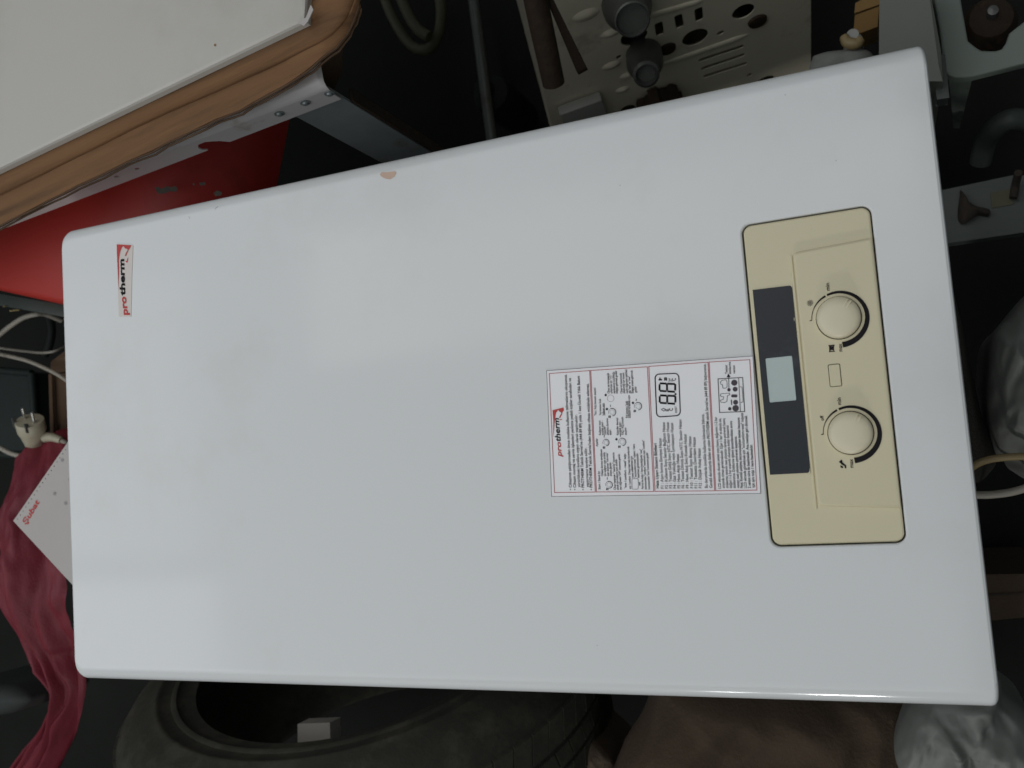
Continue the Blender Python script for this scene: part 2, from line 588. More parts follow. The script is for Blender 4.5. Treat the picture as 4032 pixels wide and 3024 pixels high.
K1, K2 = (0.6677, 0.2420), (0.6677, 0.1688)
btn = (0.6586, 0.6653, 0.1989, 0.2127)
zf = 0.0017
flap_out = []
for cx, cy, a0 in ((0.6437 + .003, 0.1240 + .003, 180),):
    flap_out += [(cx + .003 * math.cos(R(a0 + 15 * k)), cy + .003 * math.sin(R(a0 + 15 * k))) for k in range(7)]
flap_out += [(0.6924, 0.1206), (0.6924, 0.2902)]
flap_out += [(0.6437 + .003 + .003 * math.cos(R(90 + 15 * k)), 0.2882 - .003 + .003 * math.sin(R(90 + 15 * k))) for k in range(7)]
sheet('knob_flap', M['cream'], cp,
      flap_out, [circle(*K1, 0.0139, 40), circle(*K2, 0.0139, 40), rrect(btn[0] - .0004, btn[1] + .0004, btn[2] - .0004, btn[3] + .0004, .0011, 4)],
      FR(zf), 0.0045, bevel=0.0016, hole_depth=0.0031)
mb = MB()
mb.tube([(0.6424, 0.1225, PZ - .0012), (0.6424, 0.2865, PZ - .0012)], 0.0011, 10, 1)
mb.build('trim_bead', M['cream'], cp, smooth=60)
for k in (K1, K2):
    mb = MB()
    mb.lathe((k[0], k[1], PZ - 0.0009), Z, [(0.0138, 0), (0.0138, 0.0002)], 32)
    mb.build('knob_well', M['inside'], cp)
mb = MB()
mb.box((btn[0] - .0004, btn[2] - .0004, PZ - .0009), (btn[1] - btn[0] + .0008, 0, 0), (0, btn[3] - btn[2] + .0008, 0), (0, 0, .0002))
mb.build('button_well', M['inside'], cp)
sheet('reset_button', M['cream'], boiler, rrect(*btn, .0008, 4), [], FR(zf + 0.0004), 0.0025, bevel=0.0004)

Z7 = lambda x, y: at(2850 + x * .4341, 780 + y * .4340, PZ)
Z8 = lambda x, y: at(2950 + x * .5123, 1350 + y * .5124, PZ)
# display strip with its little screen
sheet('display_strip', M['strip'], cp, [(0.6160, 0.1455), (0.6412, 0.1453), (0.6412, 0.2671), (0.6162, 0.2675)],
      [rrect(0.6201, 0.6369, 0.1923, 0.2213, 0.0008, 3)], FR(-0.0005), 0.0004, bevel=0.0001)
sheet('lcd_screen', M['lcd'], cp, rrect(0.6199, 0.6371, 0.1921, 0.2215, 0.0008, 3), [], FR(-0.0007), 0.0002)

for q in ([(596, 793), (621, 790), (624, 815), (612, 800)], [(636, 1085), (641, 1085), (641, 1118), (637, 1110)]):
    pr = Print(Z7, 0.0001)
    pr.poly(q)
    pr.build('worn_corner', M['cream'], cp)
for q in ([(466, 960), (471, 985), (469, 998), (452, 1000), (464, 985)],):
    pr = Print(Z8, 0.0001)
    pr.poly(q)
    pr.build('worn_corner', M['cream'], cp)
for i, k in enumerate((K1, K2)):
    kn = empty('knob', (k[0], k[1], PZ + zf))
    kn.parent = boiler
    kn.location = Vector((k[0], k[1], PZ + zf)) - boiler.location
    mb = MB()
    mb.lathe((k[0], k[1], PZ - .0006), Z, [(0.0133, 0), (0.0133, 0.0052), (0.0130, 0.0064), (0.0121, 0.0075), (0.0104, 0.0083), (0.007, 0.0088), (0.003, 0.0090), (0, 0.0090)], 48, cap=False)
    mb.build('knob_cap', M['knob'], kn, smooth=50)
    a = R((52, 58)[i])
    d, t = Vector((math.cos(a), math.sin(a), 0)), Vector((-math.sin(a), math.cos(a), 0))
    mb = MB()
    for s in (-1, 1):
        o = Vector((k[0], k[1], PZ + .0066)) + d * 0.0068 + t * (s * 0.0011 - 0.0003)
        mb.box(o, d * 0.0058, t * 0.0006, Z * 0.0016)
    mb.build('pointer_rib', M['knob'], kn, bevel=0.0002)

for zoom, k, mid, low in ((Z7, K1, 'min', 'max'), (Z8, K2, 'min', 'max')):
    pr = Print(zoom, zf + 0.0003)
    o = Vector((k[0], k[1], PZ + zf + 0.0003))
    arc = lambda a0, a1, r, n: [o + Vector((r(t / n) * math.cos(R(a0 + (a1 - a0) * t / n)), r(t / n) * math.sin(R(a0 + (a1 - a0) * t / n)), 0)) for t in range(n + 1)]
    pr.band(arc(110, -88, lambda t: 0.0155 + (0.0008 + 0.0011 * t), 40), lambda t: 0.0014 + 0.0022 * t)
    pr.band(arc(114, 179, lambda t: 0.0163, 16), lambda t: 0.0013 - 0.0009 * min(1, t * 1.6))
    pr.band([o + Vector((-0.0163, 0.0003, 0)), o + Vector((-0.0176, 0.0003, 0))], 0.0005)
    if zoom is Z7:
        pr.text('min', (962, 842), (957, 773), 0.0025, 0.012)
        pr.text('max', (1076, 1393), (1071, 1322), 0.0025, 0.012)
        c = pr.P(785, 955)
        for q in range(12):
            a = R(30 * q)
            dd = Vector((math.cos(a), math.sin(a), 0))
            pr.band([c + dd * 0.0008, c + dd * 0.0021], 0.0003)
        pr.dot((785, 955), 0.0005)
        ra = Print(zoom, zf + 0.0003)
        for yv in (1342, 1388):
            ra.line([(950, yv + 2), (1006, yv - 2)], 0.0005)
        for q in range(4):
            xx = 1352 + q * 9
            pr.line([(958, xx - 2), (1000, xx - 2)], 0.0006)
        pr.line([(962, 1340), (963, 1392)], 0.0007)
        pr.line([(996, 1338), (998, 1390)], 0.0004)
        pr.line([(950, 1341), (1006, 1337)], 0.0006)
        pr.line([(956, 1396), (1008, 1391)], 0.0006)
    else:
        pr.text('off', (575, 597), (570, 558), 0.0021, 0.012)
        pr.text('min', (708, 476), (704, 421), 0.0025, 0.012)
        pr.text('max', (801, 958), (797, 892), 0.0025, 0.012)
        pr.poly([(690, 915), (708, 897), (716, 903), (720, 920), (745, 938), (747, 962), (735, 962), (733, 945), (712, 935), (703, 925)])
        pr.poly([(700, 940), (722, 948), (722, 962), (704, 958)])
    pr.build('dial_print', M['ink'], cp)

# ------------------------------------------------------------------ logo badge on the top left of the cover
ZL = lambda x, y: at(440 + x * .20478, 930 + y * .20494, PZ)
bd = sheet('logo_badge', M['badge'], boiler, [tuple(ZL(*p).xy) for p in ((104, 155), (415, 172), (392, 800), (378, 1552), (140, 1545), (118, 800))], [], FR(0.0004), 0.0004, bevel=0.0001)
pr = Print(ZL, 0.0007)
pr.text('pro', (322, 1528), (277, 1150), 0.0090 * .75, 0.034, 0.18)
pr.poly([(106, 158), (388, 178), (368, 215), (330, 275), (300, 245), (262, 235), (240, 190), (205, 215), (172, 300), (152, 400), (146, 480), (150, 620), (146, 760), (138, 1040), (130, 760), (116, 480), (108, 300)])
pr.poly([(318, 268), (330, 280), (300, 340), (285, 385), (262, 382), (280, 330)])
pr.poly([(330, 402), (322, 440), (312, 508), (290, 505), (275, 485), (300, 475), (312, 435)])
pr.build('red_lettering', M['red_ink'], bd)
pr = Print(ZL, 0.0007)
pr.text('therm', (268, 1136), (244, 432), 0.0082 * .75, 0.034, 0.12)
pr.build('black_lettering', M['ink'], bd)

# chip and fine scratches in the enamel
pr = Print(lambda x, y: at(900 + x * .5425, y * .5425, PZ), 0.0002)
pr.poly([(1098, 1268), (1112, 1250), (1150, 1250), (1185, 1246), (1210, 1243), (1218, 1256), (1205, 1282), (1175, 1302), (1140, 1298), (1112, 1284)])
pr.build('paint_chip', M['primer'], boiler)
for q in ([(846, 826), (852, 818), (859, 813)], [(744, 852), (748, 861)], [(2441, 728), (2443, 733)], [(3290, 631), (3294, 634)], [(3090, 372), (3094, 375)], [(2350, 2540), (2354, 2543)]):
    pr = Print(lambda x, y: at(x, y, PZ), 0.0002)
    pr.line(q, 0.0004)
    pr.build('scratch', M['scuff'], boiler)

# ------------------------------------------------------------------ instruction sticker
ZA = lambda x, y: at(2140 + x * .32558, 1440 + y * .32550, PZ)
ZB = lambda x, y: at(2520 + x * .34965, 1390 + y * .34961, PZ)
Z6 = lambda x, y: at(2100 + x * .42948, 1380 + y * .42936, PZ)
ct, st = math.cos(-0.03753), math.sin(-0.03753)
q = [(0.53855 + u * ct - v * st, 0.18147 + u * st + v * ct) for u, v in ((-.07252, -.04516), (.07252, -.04516), (.07252, .04516), (-.07252, .04516))]
stk = sheet('instruction_sticker', M['paper'], boiler, q, [], FR(0.0004), 0.0004, bevel=0.0001)
edge = Print(lambda x, y: Vector((x, y, PZ)), 0.0006)
edge.line(offset(q, 0.0002), 0.0003, closed=True)
edge.build('sticker_outline', M['ink2'], stk)

pr = Print(Z6, 0.0007)
for a in ([(148, 212), (518, 185), (570, 1298), (197, 1303)], [(528, 184), (1047, 150), (1105, 1293), (580, 1297)],
          [(1060, 147), (1602, 108), (1663, 1286), (1117, 1292)], [(1612, 107), (1985, 85), (2050, 1280), (1673, 1286)]):
    pr.line(a, 0.00042, closed=True)
pr.build('red_frame', M['red_line'], stk)

pr = Print(ZA, 0.0007)
big, sm = 0.0021, 0.00165
for s, a, b_, h, bo in (
    ('• Cihazınızı çalıştırmadan önce mutlaka kullanma talimatlarını okuyunuz.', (345, 1503), (283, 105), big, .010),
    ('• Cihazın montaj ve servis işlemleri yanlızca yetkili kişiler tarafından ve', (398, 1503), (335, 150), big, .010),
    ('yürürlükteki kurallara uygun olarak yapılmalıdır.', (447, 1470), (410, 590), big, .006),
    ('• PROTHERM Teknik Servisi\'ne (444 89 89) yılda 1 kez Ücretli Yıllık Bakım', (497, 1503), (440, 125), big, .010),
    ('yaptırmanız tavsiye edilir.', (551, 1470), (527, 990), big, .006),
    ('• PROTHERM Teknik Servisi\'nden başkası cihaza müdahale edemez.', (596, 1503), (550, 215), big, .010),
    ('Start / Stand by', (692, 1495), (684, 1275), sm, .012), ('Ayarlar', (662, 977), (657, 878), sm, .012),
    ('Yaz / kış konum seçimi', (642, 605), (634, 268), sm, .012),
    ('Cihazın devreye alınabilmesi', (724, 1335), (711, 1012), sm, .01), ('için kullanım suyu sıcaklık', (760, 1335), (747, 1045), sm, .01),
    ('ayar düğmesi "min-max"', (795, 1335), (782, 1050), sm, .01), ('arasına getirilir.', (829, 1335), (821, 1165), sm, .01),
    ('Cihazı kapatmak / "stand-by" konumuna', (878, 1500), (858, 1050), sm, .01), ('almak için kullanım suyu sıcaklık', (912, 1500), (892, 1130), sm, .01),
    ('ayar düğmesini "OFF" konumuna getirilir.', (947, 1500), (927, 1065), sm, .01),
    ('"eco / comfort - reset" tuşu', (1008, 1483), (997, 1065), sm, .014),
    ('eco / comfort  Cihazın bazı hata durumlarında', (1062, 1490), (1037, 978), sm, .01), ('reset edilebilmesi için', (1092, 1355), (1077, 1095), sm, .01),
    ('"eco/comfort-reset" tuşuna 1 kere', (1127, 1355), (1106, 950), sm, .01), ('basılması gerekmektedir.', (1162, 1355), (1147, 1055), sm, .01),
    ('reset', (1176, 1452), (1172, 1405), sm, .01),
    ('Ayrıca bu tuşa 1 kere basıldığında "eco"', (1212, 1492), (1192, 1008), sm, .01),
    ('konumundan "comfort" konumuna veya "comfort"', (1250, 1492), (1222, 900), sm, .01),
    ('konumundan "eco" konumuna geçilir.', (1291, 1492), (1265, 1045), sm, .01),
    ('Kullanım suyu', (698, 838), (691, 665), sm, .01), ('sıcaklık ayarı -', (729, 838), (723, 665), sm, .01), ('ON/OFF', (762, 838), (757, 735), sm, .01),
    ('çalışma durumu', (792, 838), (783, 637), sm, .01), ('ayarı', (823, 838), (820, 775), sm, .01),
    ('Kalorifer devresi', (912, 838), (904, 630), sm, .01), ('sıcaklık ayarı -', (942, 838), (936, 665), sm, .01),
    ('YAZ / KIŞ konum', (974, 838), (966, 620), sm, .01), ('seçimi', (1009, 838), (1004, 750), sm, .01),
    ('Yaz konumu: Sıcak', (702, 600), (696, 400), sm, .01), ('kullanım suyu', (740, 600), (735, 455), sm, .01),
    ('Cihazı yaz konumunda', (802, 335), (792, 90), sm, .01), ('çalıştırmak için " ⊕ "', (835, 335), (826, 105), sm, .01),
    ('sembolünün bulunduğu', (870, 335), (860, 75), sm, .01), ('bölgeye getirmek gerekir', (901, 335), (890, 60), sm, .01),
    ('Cihazı kış konumunda', (957, 335), (947, 90), sm, .01), ('çalıştırmak için konum', (988, 335), (978, 85), sm, .01),
    ('seçim düğmesini şekildeki', (1024, 335), (1012, 45), sm, .01), ('gibi "min" ve "max"', (1060, 335), (1050, 125), sm, .01),
    ('bölgesi arasına getirmek', (1092, 332), (1080, 55), sm, .01), ('gerekir', (1130, 326), (1125, 250), sm, .01),
    ('Kış konumu: Sıcak', (1022, 630), (1017, 425), sm, .01), ('kullanım ve tesisat suyu', (1057, 630), (1046, 360), sm, .01)):
    pr.text(s, a, b_, h, bo)
for a, b_ in (((745, 600), (737, 455)), ((1030, 630), (1024, 425))):
    pr.line([a, b_], 0.00025)
for cx, cy, r in ((795, 1440, .0024), (758, 930, .0023), (955, 922, .0026), (833, 562, .0026), (1145, 490, .0026)):
    pr.ring((cx, cy), r, 0.00045, 110, -90, 20)
    pr.ring((cx, cy), r, 0.00018, 110, 200, 10)
    pr.ring((cx, cy), r * .62, 0.00012)
    pr.line([(cx - 22, cy - 62), (cx - 20, cy - 90)], 0.0004)
pr.ring((815, 395), .0024, 0.00014)
for cx, cy in ((755, 355), (770, 525), (1085, 450), (885, 890)):
    pr.dot((cx, cy), 0.0008)
for cx, cy in ((803, 617), (920, 980), (1107, 548), (775, 1490), (735, 990)):
    pr.line([(cx - 8, cy + 14), (cx - 6, cy - 14)], 0.0007)
    pr.line([(cx + 8, cy + 14), (cx + 10, cy - 14)], 0.0005)
rr = [(x, y) for x, y in rrect(1072, 1148, 1366, 1492, 14, 4)]
pr.line(rr, 0.00025, closed=True)
pr.build('printed_instructions', M['ink'], stk)

pr = Print(ZB, 0.0007)
for s, a, b_, h, bo in (
    ('Hata Uyarı Sistemi Bilgileri', (215, 1522), (188, 1018), .00205, .016),
    ('F1 : Aşırı Isınma Emniyet Hatası', (270, 1525), (241, 960), .0021, .005),
    ('F2 : Kullanım Suyu Sensör Bağlantı Hatası', (318, 1525), (282, 780), .0021, .005),
    ('F3 : Tesisat Gidiş Suyu NTC Sensör Hatası', (365, 1523), (327, 780), .0021, .005),
    ('F4 : Gaz Yokluğu veya İyonizasyon Hatası', (410, 1523), (374, 788), .0021, .005),
    ('F5 : Hava Akışı Hatası', (457, 1523), (440, 1138), .0021, .005),
    ('F6 : Tesisat Dönüş Suyu NTC Sensör Hatası', (503, 1522), (467, 750), .0021, .005),
    ('F9 : Hava Akış Svici Kontak Hatası', (552, 1522), (524, 915), .0021, .005),
    ('F10 : Tesisat Suyu Basınç Hatası', (602, 1522), (577, 940), .0021, .005),
    ('F11 : Tesisatta Devirdaim Hatası', (650, 1522), (625, 950), .0021, .005),
    ('F12 : Düşük Voltaj Hatası', (698, 1521), (682, 1075), .0021, .005),
    ('Bu durumlarda öncelikle kullanma kılavuzuna bakınız.', (765, 1518), (722, 685), .0021, .004),
    ('Gerekli durumlarda lütfen en yakın PROTHERM teknik Servisi\'ne (444 89 89) başvurunuz.', (818, 1518), (744, 122), .0021, .006),
    ('LCD ekranda okunan tesisat suyu basınç değerinin 1-2 bar', (914, 1525), (868, 720), .0019, .006),
    ('arasında olması gerekmektedir. Eğer 1 bar\' ın altında ise,', (955, 1520), (914, 735), .0019, .006),
    ('doldurma vanasını saat yönünün tersine çevirerek basınç', (997, 1520), (958, 735), .0019, .006),
    ('değeri 1-2 bar arasında oluncaya kadar tesisatınızı', (1037, 1520), (998, 815), .0019, .006),
    ('doldurunuz. Doldurma işlemi tamamlandıktan sonra', (1079, 1520), (1038, 765), .0019, .010),
    ('vanayı saat yönüne çevirerek kapatınız.', (1120, 1520), (1090, 935), .0019, .010),
    ('Not: Kombi çalışma durumundayken tesisat basıncını', (1160, 1520), (1122, 728), .0019, .014),
    ('LCD ekranda görebilmek için "eco/comfort-reset" tuşuna', (1204, 1520), (1162, 675), .0019, .008),
    ('2 saniye süre ile basılmalıdır. Ana menüye geri dönmek', (1248, 1520), (1207, 705), .0019, .014),
    ('için aynı tuşa 1 kere basılmalıdır.', (1293, 1513), (1266, 1025), .0019, .014),
    ('Tesisat', (988, 236), (983, 135), .0017, .008), ('doldurma', (1028, 236), (1021, 100), .0017, .008), ('vanası', (1073, 233), (1068, 140), .0017, .008),
    ('E', (328, 655), (327, 628), .0024, .012), ('C', (373, 650), (372, 622), .0026, .012), ('RESET', (420, 672), (416, 600), .0015, .0),
    ('C', (405, 312), (404, 284), .0028, .014), ('bar', (345, 318), (341, 280), .0016, .004)):
    pr.text(s, a, b_, h, bo)
pr.build('printed_fault_list', M['ink'], stk)

pr = Print(ZB, 0.0007)
def bil(u, v, c=((170, 240), (437, 228), (457, 703), (190, 722))):
    a = Vector(c[0]).lerp(Vector(c[1]), u)
    d = Vector(c[3]).lerp(Vector(c[2]), u)
    return tuple(a.lerp(d, v))
pr.line([bil((x), (y)) for x, y in [(p[0], p[1]) for p in [(a / 267, b_ / 482) for a, b_ in rrect(0, 267, 0, 482, 48, 6)]]], 0.0007, closed=True)
def seg(x0, y0, x1, y1, wd):
    pr.line([(x0, y0), (x1, y1)], wd)
for oy, ox in ((340, 218), (475, 220)):
    h, wd = 180, 88
    for sx, sy, ex, ey in ((4, 8, 4, 82), (88, 8, 88, 82), (180, 8, 180, 82)):
        seg(ox + sx, oy + sy + (4 - sx / 60), ox + ex, oy + ey, 0.0013)
    for sx, sy, ex, ey in ((8, 2, 84, 6), (92, 6, 176, 10), (8, 86, 84, 92), (92, 92, 176, 98)):
        seg(ox + sx, oy + sy, ox + ex, oy + ey, 0.0013)
pr.dot((402, 463), 0.0007)
pr.line([(245, 635), (270, 622), (286, 638), (272, 655), (245, 640)], 0.0004, closed=True)
pr.line([(212, 303), (250, 300)], 0.0010)
pr.line([(228, 300), (226, 278)], 0.0008)
for yy in (280, 292, 304):
    pr.line([(274, yy), (302, yy)], 0.0006)
pr.line([(278, 276), (279, 312)], 0.0005)
pr.line([(302, 276), (303, 312)], 0.0005)
pr.ring((362, 312), 0.0005, 0.0002)
pr.build('display_drawing', M['ink'], stk)
pr = Print(ZB, 0.0007)
pr.line([(880, 292), (1157, 276), (1180, 660), (898, 670)], 0.00045, closed=True)
pr.line([(1112, 280), (1132, 664)], 0.00035)
pr.line([(1125, 380), (1150, 385), (1162, 550), (1135, 560)], 0.0003)
pr.line([(905, 330), (925, 308), (970, 302), (982, 330), (982, 385), (960, 398), (935, 395), (930, 360), (910, 350)], 0.0003, closed=True)
pr.line([(905, 480), (912, 460), (1005, 452), (1015, 470), (985, 482), (980, 545), (955, 558), (915, 555), (905, 535), (940, 520), (945, 495), (915, 490)], 0.0003, closed=True)
pr.line([(1003, 415), (1000, 275)], 0.0004)
pr.poly([(978, 275), (1022, 272), (995, 232)])
pr.build('valve_drawing', M['ink'], stk)
pr = Print(ZB, 0.0007)
for cx, cy, r in ((1003, 415, .0011), (1012, 628, .0011), (1078, 622, .0021), (1078, 555, .0016), (1073, 408, .0016), (1063, 335, .0020)):
    pr.dot((cx, cy), r)
pr.poly([(x, y) for x, y in rrect(1028, 1098, 467, 500, 15, 4)])
pr.poly([(1024, 528), (1036, 527), (1040, 583), (1028, 584)])
pr.build('printed_dots', M['ink2'], stk)

pr = Print(Z6, 0.0007)
pr.text('pro', (262, 977), (254, 838), 0.0038, .02, .25)
pr.poly([(178, 548), (278, 523), (283, 548), (262, 578), (252, 565), (240, 560), (232, 545), (210, 572), (204, 610), (199, 640), (186, 800), (186, 640)])
pr.poly([(262, 572), (268, 580), (248, 620), (238, 615)])
pr.poly([(262, 628), (266, 636), (246, 640), (242, 634)])
pr.build('red_heading', M['red_ink'], stk)
pr = Print(Z6, 0.0007)
pr.text('therm', (253, 832), (236, 618), 0.0042, .02, .2)
pr.build('black_heading', M['ink'], stk)

# ------------------------------------------------------------------ stand under the boiler
st_ = empty('work_stand', (0.38, 0.22, 0), 'dark steel stand carrying the white boiler', 'stand')
b = MB()
b.box((0.10, 0.10, 0.415), (0.52, 0, 0), (0, 0.22, 0), (0, 0, 0.035))
b.build('stand_top', M['steel'], st_, bevel=0.003)
for x in (0.14, 0.55):
    for y in (0.13, 0.26):
        b = MB()
        b.box((x, y, 0.002), (0.03, 0, 0), (0, 0.03, 0), (0, 0, 0.413))
        b.build('leg', M['steel'], st_, bevel=0.002)

# ------------------------------------------------------------------ white shelf tray with its galvanised leg
KZ = 0.72
k0 = at(1270, 338, KZ)
k1 = at(80, 806, KZ)
e = (k1 - k0).normalized()
wv = Vector((e.y, -e.x, 0))
if wv.y < 0: wv = -wv
tray = empty('shelf_rack', (k0.x, k0.y, 0), 'white enamelled shelf tray with drilled flange on a galvanised leg', 'shelf')
LT = 1.05
mb = MB()
rows = []
for s_ in (0.0, 0.004, LT):
    row = [k0 + e * s_ + wv * 0.45 - Z * (0.004 if s_ == 0 else 0)]
    for kk in range(7):
        a = R(90 * kk / 6)
        row.append(k0 + e * s_ + wv * (0.009 - 0.009 * math.sin(a)) + Z * (-0.009 + 0.009 * math.cos(a) - (0.003 if s_ == 0 else 0)))
    rows.append(row)
mb.quad_grid(rows)
mb.build('tray_top', M['tray'], tray, smooth=35)
fo = k0 - Z * 0.0088
fh = 0.023
# flange outline in (along, down) with the keyhole notch
def flange_at(px, py):
    p = on_plane(px, py, fo, wv)
    return ((p - fo).dot(e), (fo - p).z)
nx_, _ = flange_at(812, 565)
outl = [(0.002, 0), (LT, 0), (LT, fh)]
outl += [(nx_ + .009, fh), (nx_ + .012, fh - .004), (nx_ + .012, fh - .010), (nx_ + .007, fh - .0155), (nx_ - .001, fh - .016), (nx_ - .007, fh - .012), (nx_ - .012, fh - .008), (nx_ - .017, fh)]
outl += [(0.002, fh)]
hl = []
for p in ((450, 693), (531, 662)):
    a_, d_ = flange_at(*p)
    hl.append(circle(a_, min(max(d_, .008), fh - .006), 0.0024, 14))
sheet('tray_flange', M['tray'], tray, [(a_, -d_) for a_, d_ in outl], [[(x, -y) for x, y in h] for h in hl], (fo, e, Z, -wv), 0.0012)
for p in ((1200, 402), (1100, 446), (1254, 340)):
    a_, d_ = flange_at(*p)
    d_ = min(max(d_, .006), fh - .006)
    mb = MB()
    c = fo + e * a_ - Z * d_ - wv * 0.0002
    mb.lathe(c, -wv, [(0.0046, 0), (0.0046, 0.0006), (0.0030, 0.0008), (0.0022, 0.0022), (0.0, 0.0026)], 18, cap=False)
    mb.build('rivet', M['galv'], tray, smooth=40)
# angle-iron leg
mb = MB()
la = k0 + e * 0.002 + wv * 0.0024
mb.box(Vector((la.x, la.y, 0.002)), e * 0.052, wv * 0.003, Z * (KZ - 0.014))
mb.build('leg', M['galv'], tray, bevel=0.0008)
mb = MB()
mb.box(Vector((la.x, la.y, 0.002)) - e * 0.0032 + wv * .001, e * 0.003, wv * 0.012, Z * (KZ - 0.05))
mb.build('rusty_lip', M['rust'], tray)

# cardboard folded over the tray
l1 = [(-160, 738), (0, 659), (300, 514), (600, 370), (900, 226), (1190, 86), (1310, 20), (1385, -70)]
l2 = [(-160, 833), (0, 759), (300, 612), (600, 462), (900, 330), (1150, 216), (1330, 112), (1402, -30)]
l3 = [(-160, 962), (0, 884), (300, 733), (600, 588), (900, 448), (1150, 316), (1345, 152), (1412, 20)]
def pol(l, z, sub=6):
    return spline([at(x, y, z) for x, y in l], sub)
A, B, C_ = pol(l1, 0.7465), pol(l2, 0.7430), pol(l3, 0.7370)
rows = []
for i in range(len(A)):
    n_ = lambda k: 0.0014 * noise.noise(Vector((i * .21, k, 3.1)))
    jag = 0.0012 * noise.noise(Vector((i * 1.7, 0, 0))) + 0.0012 * noise.noise(Vector((i * 4.1, 2, 0)))
    up = (A[i] - C_[i]).normalized()
    c = C_[i] + up * jag
    rows.append([A[i] + wv * 0.10 - Z * 0.001, A[i] + Z * 0.002, A[i].lerp(B[i], .3) + Z * (0.002 + n_(0)), A[i].lerp(B[i], .7) + Z * (0.0015 + n_(1)), A[i].lerp(B[i], .93) + Z * (-.001),
                 B[i] - Z * 0.0045, B[i].lerp(c, .08) + Z * (-.001 + n_(2)), B[i].lerp(c, .3) + Z * (0.0012 + n_(3)), B[i].lerp(c, .65) + Z * (0.001 + n_(4)), c + Z * (0.0005 + n_(5))])
mb = MB()
mb.quad_grid(rows)
mb.quad_grid([[p - Z * 0.0045 for p in r][::-1] for r in rows])
mb.quad_grid([[r[-1], r[-1] - Z * 0.0045] for r in rows])
mb.add([p for p in rows[-1]] + [p - Z * .0045 for p in rows[-1]], [[j, j + 1, len(rows[-1]) + j + 1, len(rows[-1]) + j] for j in range(len(rows[-1]) - 1)])
cb = empty('cardboard_sheet', at(600, 480, KZ), 'creased brown cardboard sheet folded between the white panel and the shelf tray', 'cardboard')
mb.build('folded_sheet', M['board'], cb, smooth=50)
mb = MB()
for dz, dd, ph in ((-.0012, .0008, 0), (-.0038, .0022, 7)):
    mb.tube([r[-1] + Z * dz - (r[-2] - r[-1]).normalized() * (dd + .0016 * noise.noise(Vector((i * 1.3, ph, 2)))) for i, r in enumerate(rows)], 0.0011, 6, 1)
mb.build('torn_edge', M['board2'], cb, smooth=60)
mb = MB()
mb.prism([at(1252, 262, .712), at(1345, 165, .712), at(1342, 295, .665), at(1292, 400, .650), at(1285, 400, .65)], Vector((0.0015, 0.002, 0)))
mb.build('hanging_flap', M['board2'], cb)

# white panel lying on the cardboard
c0, c1 = at(1198, 82, 0.757), at(-160, 739, 0.757)
d1 = (c1 - c0).normalized()
d2 = Vector((d1.y, -d1.x, 0))
if d2.y < 0: d2 = -d2
ln = (c1 - c0).length
ang = Vector((0.10, 0.5, 0)).normalized()
outl = [(0, 0), (ln, 0), (ln, .55), (-0.05, .55), (-0.006, .02)]
wp = empty('metal_casing', c0, 'large plain off-white metal panel lying on top of the cardboard', 'panel')
sheet('panel_sheet', M['white_case'], wp, outl if area2(outl) > 0 else outl[::-1], [], (c0, d1, d2, Z), 0.009, bevel=0.003)
pr = Print(lambda x, y: at(x, y, 0.757), 0.0003)
pr.poly([(843, 176), (848, 172), (853, 177), (850, 183), (844, 182)])
pr.build('rust_spot', M['wood'], wp)
mb = MB()
mb.prism([at(1175, 92, .757), at(1208, 70, .757), at(1226, 20, .757), at(1236, 40, .757), at(1215, 85, .757), at(1200, 104, .757)], Z * 0.001)
mb.build('torn_tape', M['card'], wp)

# ------------------------------------------------------------------ red cabinet and the rail in front of it
RZ = 0.60
r0, r1 = at(-140, 1095, RZ), at(560, 1250, RZ)
re_ = (r1 - r0).normalized()
rp = Vector((-re_.y, re_.x, 0))
redc = empty('red_cabinet', (r0 + re_ * .2 + rp * .12) - Z * .14, 'glossy red metal cabinet with flaking paint under the white shelf', 'cabinet')
mb = MB()
s1 = (r1 - r0).length - 0.07
pr_ = [(0.0, -.13), (0.0, -.010), (0.003, -.003), (0.010, 0.0), (s1 - .03, 0.0)]
pr_ += [(s1 - .03 + .14 * math.sin(R(9 * q_)), -.13 + .13 * math.cos(R(9 * q_))) for q_ in range(1, 11)]
rows = []
for d_, dz in ((-.006, -.012), (-.004, -.004), (.002, 0), (.30, 0)):
    rows.append([r0 + re_ * a_ + rp * d_ + Z * max(-.13, b_ + dz) for a_, b_ in pr_])
mb.quad_grid(rows)
mb.add(rows[0] + [p - Z * (p.z - r0.z + .13) for p in rows[0]], [[q_, q_ + 1, len(pr_) + q_ + 1, len(pr_) + q_] for q_ in range(len(pr_) - 1)])
mb.build('cabinet_body', M['redp'], redc, smooth=50)
for pts in ([(1005, 1215), (1030, 1210), (1045, 1225), (1085, 1205), (1105, 1215), (1140, 1205), (1155, 1225), (1140, 1245), (1100, 1240), (1070, 1255), (1030, 1255), (1015, 1240)],
            [(1290, 1185), (1330, 1180), (1335, 1198), (1300, 1205)], [(1250, 1190), (1262, 1186), (1265, 1198), (1252, 1202)],
            [(1385, 1250), (1410, 1235), (1440, 1245), (1435, 1265), (1400, 1272)]):
    pr = Print(lambda x, y: at(1008 / 1659 * x, 1008 / 1659 * y, RZ), 0.0004)
    pr.poly(pts)
    pr.build('bare_patch', M['bare'], redc)
gz = 0.50
g0, g1 = at(-140, 1140, gz), at(420, 1238, gz)
ge = (g1 - g0).normalized()
gp = Vector((-ge.y, ge.x, 0))
rail = empty('steel_rail', g0 - Z * 0.05, 'grey-green painted steel rail below the red cabinet', 'rail')
mb = MB()
mb.box(g0 - Z * 0.012 - gp * 0.013, ge * 0.34, gp * 0.016, Z * 0.012)
mb.box(g0 - Z * 0.05, ge * 0.34, gp * 0.003, Z * 0.037)
mb.build('rail_bar', M['rail'], rail, bevel=0.001)
